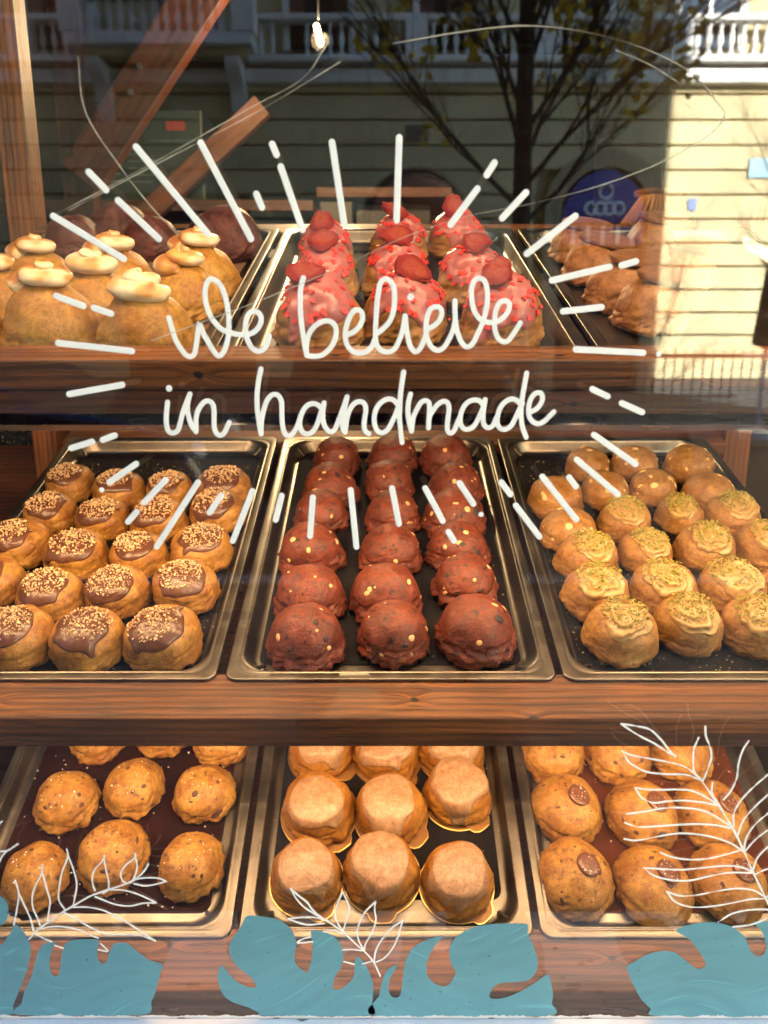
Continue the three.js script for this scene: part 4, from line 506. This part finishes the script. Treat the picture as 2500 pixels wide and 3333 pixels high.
// ---------------------------------------------------------------- the street that the window mirrors
const struct = (name, g, m) => tag(mesh(name, g, m), null, null, null, 'structure');
const grit = (s, base, amp, warm = 1) => texture(512, 512, (u, v) => { const a = fbm(u * 6, v * 6, s, 5), b = N3(u * 120, v * 120, s + 3), c = base * (1 + amp * a + 0.12 * b); return [255 * clamp(c * warm, 0, 1), 255 * clamp(c, 0, 1), 255 * clamp(c / warm, 0, 1)]; });
const slabMat = std({ map: rep(grit(1, 0.28, 0.3), 3, 3), roughness: 0.85 }), roadMat = std({ map: rep(grit(5, 0.27, 0.3), 4, 4), roughness: 0.9 }), kerbMat = std({ map: rep(grit(9, 0.6, 0.25), 2, 2), roughness: 0.8 });
struct('ground', box(300, 0.2, 300, 0, -0.26, 0), roadMat);
struct('road', box(120, 0.1, 6.8, 0, -0.17, 6.4), roadMat);
struct('near_pavement', box(120, 0.12, 3.5, 0, -0.06, 1.2), slabMat); struct('far_pavement', box(120, 0.12, 5.2, 0, -0.06, 12.5), slabMat);
struct('near_kerb', box(120, 0.13, 0.15, 0, -0.055, 3.03), kerbMat); struct('far_kerb', box(120, 0.13, 0.15, 0, -0.055, 9.82), kerbMat);
const stone = (s, c) => std({ map: rep(texture(512, 512, (u, v) => { const a = fbm(u * 4, v * 4, s, 5), b = N3(u * 90, v * 90, s), dr = smoothstep(fbm(u * 22, v * 2.4, s + 5, 3), 0.2, 0.6); return c.map((k) => 255 * clamp(k * (1 + 0.12 * a + 0.03 * b) * (1 - 0.14 * dr), 0, 1)); }), 4, 4), roughness: 0.85 });
const cream = stone(2, [0.74, 0.68, 0.515]), pale = stone(6, [0.84, 0.835, 0.81]), brownPaint = std({ color: lin(0.16, 0.06, 0.035), roughness: 0.5 });
const shade = std({ color: lin(0.02, 0.025, 0.035), roughness: 0.03 });
const FZ = 14.86;                                    // plane of the facade across the street
const house = thing('stone_town_house', 'cream stone town house with banded ground floor, mirrored in the glass', 'building', [0, 0, FZ]);
mesh('wall', box(60, 20, 8, 0, 10, 4.06), cream, house);
mesh('plinth', box(60, 0.28, 0.2, 0, 0.14, -0.04), stone(15, [0.26, 0.24, 0.21]), house);
const holes = [[-9.4, -7.6], [-5.2, -2.6], [2.9, 5.2], [9.0, 11.0]];   // shop fronts and doorways cut through the stone bands
for (let i = 0, y = 0.3; y < 5.5; i++, y += 0.44) {
  let x = -22; for (const [a, b] of [...holes, [24, 24]]) { const top = y > (a > 2 && a < 4 ? 4.2 : 3.6); const e = top && a < 24 ? null : a; if (e === null) continue; if (e > x) mesh('stone_course', rbox(e - x, 0.405, 0.16, 0.02, 'x', 100 + i, (x + e) / 2, y + 0.2, -0.06), cream, house); x = Math.max(x, b); }
}
for (const [a, b] of holes) { if (a > 2 && a < 4) continue; mesh('shop_front', box(b - a - 0.1, 3.5, 0.05, (a + b) / 2, 1.78, 0.02), shade, house); mesh('door_frame', box(0.1, 3.55, 0.12, a + 0.06, 1.78, -0.02), brownPaint, house); mesh('door_frame', box(0.1, 3.55, 0.12, b - 0.06, 1.78, -0.02), brownPaint, house); mesh('door_frame', box(b - a, 0.12, 0.12, (a + b) / 2, 2.6, -0.02), brownPaint, house); }
{ // arched doorway with a blue shop sign
  const arch = (w, h, r) => { const s = new THREE.Shape(); s.moveTo(-w / 2, 0); s.lineTo(w / 2, 0); s.lineTo(w / 2, h - r); s.absellipse(0, h - r, w / 2, r, 0, Math.PI, false); s.lineTo(-w / 2, 0); return s; };
  const sur = arch(2.3, 4.62, 1.0); sur.holes.push(arch(1.7, 4.3, 0.85)); mesh('arch_surround', new THREE.ExtrudeGeometry(sur, { depth: 0.16, bevelEnabled: false }).rotateY(Math.PI).translate(4.28, 0, -0.02), stone(9, [0.6, 0.54, 0.42]), house);
  mesh('shop_front', new THREE.ExtrudeGeometry(arch(1.68, 4.28, 0.84), { depth: 0.03, bevelEnabled: false }).rotateY(Math.PI).translate(4.28, 0, 0.06), shade, house);
  const signShape = new THREE.Shape(); signShape.moveTo(-0.8, 0); signShape.lineTo(0.8, 0); signShape.absellipse(0, 0.05, 0.8, 0.9, 0, Math.PI, false);
  const sign = mesh('shop_sign', new THREE.ExtrudeGeometry(signShape, { depth: 0.06, bevelEnabled: false }).rotateY(Math.PI).translate(4.28, 3.3, -0.06), std({ color: lin(0.022, 0.03, 0.24), roughness: 0.4 }), house);
  for (const [x, y, r] of [[0, 0.56, 0.13], [-0.27, 0.25, 0.11], [-0.09, 0.25, 0.11], [0.09, 0.25, 0.11], [0.27, 0.25, 0.11]]) mesh('sign_mark', new THREE.TorusGeometry(r, 0.028, 6, 20).translate(4.28 - x, 3.3 + y, -0.13), M.white, sign);
}
mesh('cornice', rbox(60, 0.24, 0.5, 0.03, 'x', 5, 0, 5.82, -0.12), pale, house); mesh('cornice', rbox(60, 0.12, 0.66, 0.03, 'x', 6, 0, 6.06, -0.2), pale, house); mesh('cornice', box(60, 0.1, 0.2, 0, 5.64, -0.06), cream, house);
const balProf = [[0.03, 0], [0.055, 0.02], [0.055, 0.06], [0.03, 0.09], [0.028, 0.13], [0.06, 0.22], [0.055, 0.28], [0.03, 0.4], [0.03, 0.46], [0.05, 0.49], [0.05, 0.53]].map(([x, y]) => new THREE.Vector2(x, y)), balGeo = new THREE.LatheGeometry(balProf, 10);
for (let x = -11.7; x < 12; x += 0.21) { if (x > -5.6 && x < -2.3) continue; if (Math.abs(((x + 40.2) % 2.4) - 1.2) > 1.0) continue; const b = mesh('baluster', balGeo, pale, house); b.position.set(x, 6.16, -0.28); }
for (let x = -12; x < 13; x += 2.4) { if (x > -5.6 && x < -2.3) continue; mesh('pedestal', rbox(0.42, 0.62, 0.3, 0.02, 'y', 3, x + 0.6, 6.43, -0.28), pale, house); }
mesh('handrail', rbox(15, 0.11, 0.3, 0.03, 'x', 7, 5.2, 6.76, -0.28), pale, house); mesh('handrail', rbox(8, 0.11, 0.3, 0.03, 'x', 8, -9.7, 6.76, -0.28), pale, house);
for (let x = -10.8; x < 12; x += 2.4) { // upper windows
  const w = mesh('window', box(1.15, 2.4, 0.06, x, 7.55, -0.01), shade, house);
  mesh('window_frame', box(0.12, 2.5, 0.14, x - 0.6, 7.55, -0.05), pale, w); mesh('window_frame', box(0.12, 2.5, 0.14, x + 0.6, 7.55, -0.05), pale, w); mesh('window_frame', box(0.07, 2.4, 0.1, x, 7.55, -0.05), x < 2 ? brownPaint : M.white, w); mesh('window_frame', box(1.1, 0.07, 0.1, x, 7.9, -0.05), x < 2 ? brownPaint : M.white, w);
  if (x < 3) { mesh('shutter', box(0.26, 2.3, 0.08, x - 0.4, 7.55, -0.06), brownPaint, w); mesh('shutter', box(0.26, 2.3, 0.08, x + 0.4, 7.55, -0.06), brownPaint, w); }
}
{ // balcony over the left doorway
  mesh('balcony_slab', rbox(3.3, 0.2, 1.1, 0.03, 'x', 4, -3.95, 6.22, -0.5), pale, house); mesh('balcony_slab', rbox(3.0, 0.12, 0.9, 0.03, 'x', 4, -3.95, 6.06, -0.42), cream, house);
  for (const x of [-5.2, -2.7]) { const s = new THREE.Shape(); s.moveTo(0, 0); s.lineTo(0, 1.0); s.lineTo(0.8, 1.0); s.bezierCurveTo(0.8, 0.7, 0.35, 0.8, 0.3, 0.45); s.bezierCurveTo(0.28, 0.2, 0.1, 0.1, 0, 0); mesh('bracket', new THREE.ExtrudeGeometry(s, { depth: 0.24, bevelEnabled: true, bevelSize: 0.02, bevelThickness: 0.02, bevelSegments: 2 }).rotateY(Math.PI / 2).translate(x - 0.12, 4.98, -0.02), pale, house); }
  for (let x = -5.2; x < -2.6; x += 0.2) { const b = mesh('baluster', balGeo, pale, house); b.position.set(x, 6.32, -0.9); }
  for (const x of [-5.45, -2.45]) mesh('pedestal', rbox(0.4, 0.75, 0.4, 0.02, 'y', 3, x, 6.7, -0.86), pale, house);
  mesh('handrail', rbox(3.3, 0.12, 0.3, 0.03, 'x', 9, -3.95, 6.92, -0.9), brownPaint, house);
}
mesh('wall_vent', box(0.42, 0.3, 0.04, 0.62, 4.88, -0.15), std({ color: lin(0.1, 0.09, 0.07), roughness: 0.8 }), house);
mesh('name_plate', box(0.62, 0.34, 0.04, 7.28, 4.27, -0.17), std({ color: lin(0.2, 0.36, 0.45), roughness: 0.3 }), house);
mesh('number_plate', box(0.16, 0.22, 0.03, 5.95, 3.62, -0.16), std({ color: lin(0.1, 0.16, 0.32), roughness: 0.4 }), house);
// the building that holds the shop: it shades the near side of the street
const own = thing('shop_building', 'plastered building that holds the shop, rising over the window', 'building', [0, 0, 0]);
const plaster = stone(12, [0.48, 0.42, 0.35]);
mesh('wall', box(30.8, 32, 10, -4.6, 19.0, -5.6), plaster, own); mesh('wall', box(18.8, 2.98, 10, -10.6, 1.5, -5.6), plaster, own); mesh('wall', box(9.6, 2.98, 10, 6.0, 1.5, -5.6), plaster, own);
mesh('apron', box(2.4, 0.71, 0.12, 0, 0.356, GLASS + 0.02), brownPaint, own); mesh('lintel', box(2.4, 0.23, 0.2, 0, 2.878, GLASS - 0.04), brownPaint, own);
// street trees, nearly bare, one of them with yellow leaves
function streetTree(label, pos, seed, trunk, limbs, crown, thick, leafy) {
  const t = thing('street_tree', label, 'tree', pos, 'street trees'), r = rng(seed), wood = [], leaf = [];
  const grow = (p, d, len, rad, lvl) => { let a = p.clone(), dir = d.clone(), n = lvl > 2 ? 3 : 4; for (let i = 0; i < n; i++) { const b = a.clone().addScaledVector(dir, len / n), r1 = rad * (1 - 0.6 * i / n), r2 = rad * (1 - 0.6 * (i + 1) / n); wood.push(rod(a, b, r1, r2, lvl > 1 ? 4 : 7)); dir.add(V((r() - 0.5) * 0.4, (r() - 0.35) * 0.3, (r() - 0.5) * 0.4)).normalize(); a = b; if (lvl < 4) for (let k = 0; k < 2; k++) if (r() < 0.85) grow(b, dir.clone().add(V((r() - 0.5) * 1.5, (r() - 0.35) * 0.9, (r() - 0.5) * 1.3)).normalize(), len * (0.5 + 0.25 * r()), r2 * 0.62, lvl + 1); if (lvl > 2 && r() < leafy) leaf.push(b); } };
  wood.push(rod(V(0, 0, 0), V(0.02, trunk * 0.5, 0), thick, thick * 0.8, 10), rod(V(0.02, trunk * 0.5, 0), V(0.0, trunk, 0.02), thick * 0.8, thick * 0.65, 10));
  for (let k = 0; k < limbs; k++) { const a = 6.283 * k * 0.382 + r(); grow(V(0, trunk * (0.52 + 0.48 * k / limbs), 0), V(Math.cos(a) * 0.9, 0.75 + 1.2 * k / limbs, Math.sin(a) * 0.6).normalize(), trunk * 0.53, thick * 0.23, 1); }
  for (let k = 0; k < crown; k++) { const a = 6.283 * k / crown + r(); grow(V(0, trunk - 0.02, 0.02), V(Math.cos(a) * 0.55, 1, Math.sin(a) * 0.55).normalize(), trunk * 0.68, thick * 0.35, 1); }
  mesh('trunk', merge(wood), std({ color: lin(0.02, 0.015, 0.012), roughness: 0.9 }), t);
  if (!leaf.length) return;
  const list = []; for (const p of leaf) for (let i = 0; i < 9; i++) list.push({ p: p.clone().add(V((r() - 0.5) * 0.35, (r() - 0.5) * 0.3, (r() - 0.5) * 0.35)), s: [0.055, 0.004, 0.06], q: anyTurn(r), c: [0.62 + 0.1 * r(), 0.46 + 0.06 * r(), 0.02] });
  tag(mesh('crown', chips(list), M.bits, t), null, null, null, 'stuff');
}
streetTree('nearly bare street tree with a few yellow leaves, mirrored in the glass', [1.5, 0, 7.9], 77, 4.7, 12, 5, 0.13, 0.032);
streetTree('slender leafless tree in front of the sunlit wall, mirrored in the glass', [6.6, 0, 11.4], 31, 2.6, 6, 3, 0.05, 0);
// iron railing and folded parasol on the far side
{
  const t = thing('iron_railing', 'dark iron railing in front of the sunlit wall, mirrored in the glass', 'railing', [0, 0, 12.6]), m = std({ color: lin(0.03, 0.03, 0.03), roughness: 0.6 });
  for (let x = 4.6; x < 8.6; x += 0.17) mesh('railing_bar', rod(V(x, 0, 0), V(x, 0.95, 0), 0.014, 0.012, 6), m, t);
  mesh('rail', box(4.1, 0.04, 0.04, 6.6, 0.86, 0), m, t); mesh('rail', box(4.1, 0.04, 0.04, 6.6, 0.14, 0), m, t);
}
{
  const t = thing('folded_parasol', 'folded brown parasol on a white pole, mirrored at the right edge of the glass', 'parasol', [4.75, 0, 8.6]), prof = [[0.02, 1.1], [0.16, 1.16], [0.14, 1.5], [0.09, 2.2], [0.035, 2.62], [0.01, 2.68]].map(([x, y]) => new THREE.Vector2(x, y)), g = new THREE.LatheGeometry(prof, 24), p = g.attributes.position;
  for (let i = 0; i < p.count; i++) { const a = Math.atan2(p.getZ(i), p.getX(i)), k = 1 + 0.18 * Math.cos(a * 8); p.setX(i, p.getX(i) * k); p.setZ(i, p.getZ(i) * k); } g.computeVertexNormals();
  mesh('canopy', g, std({ color: lin(0.1, 0.05, 0.03), roughness: 0.9 }), t); mesh('pole', rod(V(0, 0, 0), V(0, 2.8, 0), 0.024), M.white, t); mesh('base', rod(V(0, 0, 0), V(0, 0.08, 0), 0.25, 0.24, 20), M.white, t);
}
for (const [x, w] of [[1.0, 'left'], [1.34, 'right']]) { const t = thing('bollard', `dark iron bollard on the near pavement, ${w} one of two, mirrored`, 'bollard', [x, 0, 2.25], 'bollards'); const prof = [[0, 0], [0.06, 0], [0.06, 0.1], [0.042, 0.14], [0.038, 0.8], [0.055, 0.83], [0.05, 0.9], [0.03, 0.95], [0, 0.97]].map(([a, b]) => new THREE.Vector2(a, b)); mesh('post', new THREE.LatheGeometry(prof, 18), M.black, t); }
for (let i = 0; i < 11; i++) mesh('grille_slat', box(0.09, 0.36, 0.03, 3.55 + i * 0.145, 3.06, -0.12), i % 2 ? M.white : std({ color: lin(0.05, 0.1, 0.28), roughness: 0.5 }), house);
// parked car, dark blue, left of the photographer
{
  const t = thing('parked_car', 'dark blue car parked at the kerb, mirrored at the left of the glass', 'car', [-3.15, 0, 3.95]), paint = phys({ color: lin(0.012, 0.02, 0.06), roughness: 0.25, clearcoat: 1, clearcoatRoughness: 0.03 });
  const side = (pts) => { const s = new THREE.Shape(); s.moveTo(...pts[0]); s.splineThru(pts.slice(1).map((p) => new THREE.Vector2(...p))); return s; };
  const body = side([[-2.0, 0.3], [-2.1, 0.55], [-2.05, 0.8], [-1.8, 0.92], [-1.0, 0.96], [0.3, 0.96], [1.3, 0.9], [1.85, 0.78], [2.05, 0.55], [2.0, 0.3]]); body.lineTo(-2.0, 0.3);
  const cabin = side([[-1.9, 0.9], [-1.55, 1.2], [-1.1, 1.36], [-0.4, 1.41], [0.2, 1.36], [0.7, 1.16], [1.15, 0.9]]); cabin.lineTo(-1.9, 0.9);
  const ex = (s, w) => new THREE.ExtrudeGeometry(s, { depth: w, bevelEnabled: true, bevelSize: 0.06, bevelThickness: 0.08, bevelSegments: 4, curveSegments: 10 }).translate(0, 0, -w / 2);
  mesh('body', ex(body, 1.55), paint, t); mesh('cabin', ex(cabin, 1.2), paint, t);
  const glassC = std({ color: lin(0.01, 0.012, 0.015), roughness: 0.04 });
  for (const s of [-1, 1]) { const wnd = side([[-1.55, 0.98], [-1.3, 1.18], [-0.9, 1.28], [-0.35, 1.31], [0.15, 1.26], [0.55, 1.1], [0.8, 0.98]]); wnd.lineTo(-1.55, 0.98); mesh('side_window', new THREE.ExtrudeGeometry(wnd, { depth: 0.02, bevelEnabled: false }).translate(0, 0, s * 0.69 - 0.01), glassC, t); }
  for (const x of [-1.3, 1.3]) for (const z of [-0.72, 0.72]) { const w = mesh('wheel', new THREE.CylinderGeometry(0.32, 0.32, 0.22, 28).rotateX(Math.PI / 2), M.black, t); w.position.set(x, 0.3, z); mesh('rim', new THREE.CylinderGeometry(0.2, 0.2, 0.235, 20).rotateX(Math.PI / 2), M.steelDull, w); }
  for (const z of [-0.55, 0.55]) mesh('headlight', new THREE.SphereGeometry(0.1, 14, 10).scale(0.6, 0.7, 1.4).translate(2.02, 0.68, z), M.white, t);
}
// ---------------------------------------------------------------- the photographer, seen only as a mirrored shape
{
  const bones = [], B = (a, b, r1, r2) => bones.push([V(...a), V(...b), r1, r2]);
  // pelvis, torso, neck, arms raised to the phone, legs (metres; the person faces the window, -z)
  B([0.06, 0.92, 0.42], [0.06, 1.15, 0.41], 0.155, 0.15); B([0.06, 1.15, 0.41], [0.06, 1.36, 0.41], 0.16, 0.15); B([-0.07, 0.14, 0.43], [-0.04, 1.2, 0.42], 0.15, 0.13); B([0.19, 0.14, 0.43], [0.16, 1.2, 0.42], 0.15, 0.13); B([-0.08, 1.37, 0.41], [0.2, 1.37, 0.41], 0.075, 0.075); B([0.06, 1.4, 0.4], [0.06, 1.5, 0.385], 0.06, 0.055);
  for (const s of [-1, 1]) { const x = 0.06; B([x + s * 0.17, 1.36, 0.41], [x + s * 0.25, 1.16, 0.3], 0.065, 0.052); B([x + s * 0.25, 1.16, 0.3], [x + s * 0.075, 1.39, 0.075], 0.05, 0.034); B([x + s * 0.09, 0.9, 0.42], [x + s * 0.1, 0.5, 0.4], 0.092, 0.065); B([x + s * 0.1, 0.5, 0.4], [x + s * 0.11, 0.09, 0.44], 0.062, 0.045); B([x + s * 0.11, 0.06, 0.46], [x + s * 0.12, 0.05, 0.28], 0.05, 0.045); }
  const field = (bs, k) => (p) => { let d = 1e3; const ab = V(0, 0, 0), ap = V(0, 0, 0); for (const [a, b, r1, r2] of bs) { ab.subVectors(b, a); ap.subVectors(p, a); const h = clamp(ap.dot(ab) / ab.lengthSq(), 0, 1), e = ap.addScaledVector(ab, -h).length() - lerp(r1, r2, h), q = clamp(0.5 + 0.5 * (d - e) / k, 0, 1); d = lerp(d, e, q) - k * q * (1 - q); } return d; };
  const march = (f, c, half, res) => { const mc = new MarchingCubes(res, new THREE.MeshStandardMaterial(), false, false, 400000), p = V(0, 0, 0); mc.isolation = 0; for (let z = 0, i = 0; z < res; z++) for (let y = 0; y < res; y++) for (let x = 0; x < res; x++, i++) { p.set(c.x + half * (2 * x / res - 1), c.y + half * (2 * y / res - 1), c.z + half * (2 * z / res - 1)); mc.field[i] = -f(p); } mc.update(); const n = mc.count, g = new THREE.BufferGeometry(); g.setAttribute('position', new THREE.BufferAttribute(mc.positionArray.slice(0, n * 3), 3)); g.setAttribute('normal', new THREE.BufferAttribute(mc.normalArray.slice(0, n * 3), 3)); return g.scale(half, half, half).translate(c.x, c.y, c.z); };
  const t = thing('person', 'person in a dark blue jacket holding up a phone, mirrored in the glass', 'person');
  const all = march(field(bones, 0.05), V(0.06, 0.85, 0.3), 0.9, 96);
  mesh('body', all, std({ color: lin(0.012, 0.02, 0.055), roughness: 0.8 }), t);
  const head = []; const H = (a, b, r1, r2) => head.push([V(...a), V(...b), r1, r2]);
  H([0.06, 1.6, 0.39], [0.06, 1.62, 0.37], 0.092, 0.09); H([0.06, 1.54, 0.345], [0.06, 1.52, 0.335], 0.06, 0.05); H([0.06, 1.585, 0.285], [0.06, 1.565, 0.272], 0.014, 0.017); H([-0.025, 1.58, 0.385], [-0.03, 1.56, 0.385], 0.018, 0.014); H([0.145, 1.58, 0.385], [0.15, 1.56, 0.385], 0.018, 0.014);
  const skin = std({ color: lin(0.42, 0.24, 0.16), roughness: 0.6 });
  mesh('head', march(field(head, 0.025), V(0.06, 1.58, 0.37), 0.2, 64), skin, t);
  mesh('hair', march((p) => Math.max(field([[V(0.06, 1.62, 0.4), V(0.06, 1.5, 0.44), 0.106, 0.09]], 0.02)(p), -(p.z - 0.335 - 0.25 * Math.max(0, p.y - 1.62))), V(0.06, 1.56, 0.4), 0.22, 56), std({ color: lin(0.02, 0.013, 0.01), roughness: 0.6 }), t);
  for (const s of [-1, 1]) { // hands closed on the sides of the phone
    const hb = [[V(0.06 + s * 0.075, 1.39, 0.075), V(0.02 + s * 0.055, 1.425, 0.04), 0.03, 0.027]];
    for (let f = 0; f < 4; f++) { const y = 1.40 + f * 0.019; hb.push([V(0.015 + s * 0.058, y, 0.036), V(0.012 + s * 0.052, y + 0.012, 0.02), 0.009, 0.0085], [V(0.012 + s * 0.052, y + 0.012, 0.02), V(0.008 + s * 0.036, y + 0.016, 0.024), 0.0085, 0.008]); }
    hb.push([V(0.03 + s * 0.06, 1.40, 0.06), V(0.012 + s * 0.038, 1.435, 0.05), 0.011, 0.009]);
    mesh('hand', march(field(hb, 0.008), V(0.03 + s * 0.055, 1.42, 0.05), 0.08, 48), skin, t);
  }
  const ph = thing('phone', 'black phone held up in front of the face, mirrored in the glass', 'phone', [0.008, EYE - 0.03, 0.032]); ph.rotation.x = R(-14);
  mesh('phone_body', new RoundedBoxGeometry(0.074, 0.15, 0.0085, 3, 0.004), M.black, ph); mesh('camera_block', new RoundedBoxGeometry(0.034, 0.034, 0.003, 2, 0.001).translate(0.015, 0.05, -0.0055), M.steelDull, ph);
}
// ---------------------------------------------------------------- the dim shop behind the rack
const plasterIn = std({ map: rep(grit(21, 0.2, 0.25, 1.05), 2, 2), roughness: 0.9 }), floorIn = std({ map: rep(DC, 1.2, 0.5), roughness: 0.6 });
struct('shop_floor', box(2.6, 0.1, 4.2, 0, -0.045, -2.72), floorIn); struct('shop_ceiling', box(2.6, 0.1, 4.2, 0, 2.92, -2.72), plasterIn);
struct('shop_back_wall', box(2.6, 2.95, 0.1, 0, 1.46, -4.78), plasterIn); struct('shop_left_wall', box(0.1, 2.95, 4.2, -1.25, 1.46, -2.72), plasterIn); struct('shop_right_wall', box(0.1, 2.95, 4.2, 1.25, 1.46, -2.72), plasterIn);
{
  const t = thing('timber_trestle', 'pale timber frame with a bolted diagonal brace at the upper left', 'trestle');
  mesh('post', bar(V(-0.755, 0.05, -2.06), V(-0.755, 2.8, -2.06), 0.075, 0.05, 61), M.pine, t); mesh('brace', bar(V(-0.73, 1.78, -2.0), V(-0.36, 2.25, -2.0), 0.1, 0.045, 62), M.pine, t);
 mesh('brace', bar(V(-0.33, 2.015, -2.3), V(-0.76, 1.66, -2.3), 0.06, 0.04, 64), M.woodDark, t); mesh('crossbeam', bar(V(-1.1, 1.765, -2.42), V(-0.2, 1.765, -2.42), 0.03, 0.2, 66), M.pine, t);
  for (const [x, y] of [[-0.59, 1.965], [-0.565, 2.02]]) mesh('bolt', new THREE.CylinderGeometry(0.007, 0.007, 0.006, 14).rotateX(Math.PI / 2).translate(x, y, -1.976), M.steelDull, t);
}
{
  const cv = document.createElement('canvas'); cv.width = 512; cv.height = 256; const g = cv.getContext('2d'); g.fillStyle = '#10201f'; g.fillRect(0, 0, 512, 256); g.fillStyle = '#6f7c78'; g.font = '22px sans-serif'; g.fillText('CE', 220, 44); g.fillText('CE2', 150, 74); g.font = '12px sans-serif'; for (let i = 0; i < 5; i++) { g.fillRect(60, 110 + i * 22, 90 + (i * 37) % 50, 3); g.fillRect(200, 120 + i * 20, 70 + (i * 53) % 60, 2); } g.fillStyle = '#6a1f1b'; g.fillRect(370, 26, 82, 26); g.fillStyle = '#77742c'; g.fillRect(388, 168, 92, 24); g.fillStyle = '#3c5552'; g.fillRect(300, 80, 190, 3);
  const tex = new THREE.CanvasTexture(cv); tex.colorSpace = THREE.SRGBColorSpace;
  const t = thing('appliance_box', 'dark green box with CE marks, a red and a yellow sticker', 'box', [-0.7, 1.781, -2.4]);
  mesh('casing', rbox(0.36, 0.25, 0.16, 0.006, 'x', 2, 0, 0.126, -0.08), std({ color: lin(0.006, 0.012, 0.012), roughness: 0.5 }), t); mesh('label_print', new THREE.PlaneGeometry(0.345, 0.235).translate(0, 0.126, 0.0015), std({ map: tex, roughness: 0.5 }), t);
}
{
  const t = thing('tube_lamp', 'small glowing tube lamp hanging at the top of the shop', 'lamp', [-0.144, 2.061, -1.9]);
  mesh('lamp_tube', new THREE.CapsuleGeometry(0.006, 0.035, 4, 10).rotateZ(0.25), std({ color: 0xffffff, emissive: 0xffe0a0, emissiveIntensity: 3 }), t); mesh('cord', rod(V(0.0, 0.03, 0), V(0, 0.7, 0), 0.002), M.black, t);
  const l = new THREE.PointLight(0xffd9a0, 0.22); l.position.set(-0.144, 2.061, -1.9); l.castShadow = true; scene.add(l);
}
{
  const t = thing('raffia_lampshade', 'fringed straw lampshade behind the biscuit-topped buns', 'lampshade', [0.655, 1.66, -1.95]), r = rng(12), list = [];
  for (let i = 0; i < 120; i++) { const a = 6.283 * i / 120, k = 0.9 + 0.2 * r(); list.push(rod(V(Math.cos(a) * 0.045, 0.075, Math.sin(a) * 0.045), V(Math.cos(a + 0.1 * r()) * 0.085 * k, -0.005 + 0.02 * r(), Math.sin(a) * 0.085 * k), 0.0016, 0.0012, 4)); list.push(rod(V(0, 0.085, 0), V(Math.cos(a) * 0.06, 0.078 + 0.01 * r(), Math.sin(a) * 0.06), 0.0014, 0.0014, 4)); }
  tag(mesh('straw_fringe', merge(list), std({ color: lin(0.5, 0.24, 0.06), roughness: 0.8 }), t), null, null, null, 'stuff'); mesh('cord', rod(V(0, 0.085, 0), V(0, 1.2, 0), 0.002), M.black, t);
}
{
  const t = thing('low_cabinet', 'dark topped cabinet with a pale front in the middle of the shop', 'cabinet', [0.0, 0, -2.75]); mesh('cabinet_top', rbox(0.42, 0.03, 0.4, 0.003, 'x', 9, 0, 1.835, 0), M.woodDark, t); mesh('cabinet_front', rbox(0.1, 1.8, 0.36, 0.003, 'y', 8, -0.15, 0.91, 0), std({ color: lin(0.09, 0.08, 0.065), roughness: 0.7 }), t); mesh('cabinet_side', rbox(0.24, 1.8, 0.3, 0.003, 'y', 7, 0.03, 0.91, -0.03), M.black, t);
}
renderer.render(scene, camera);
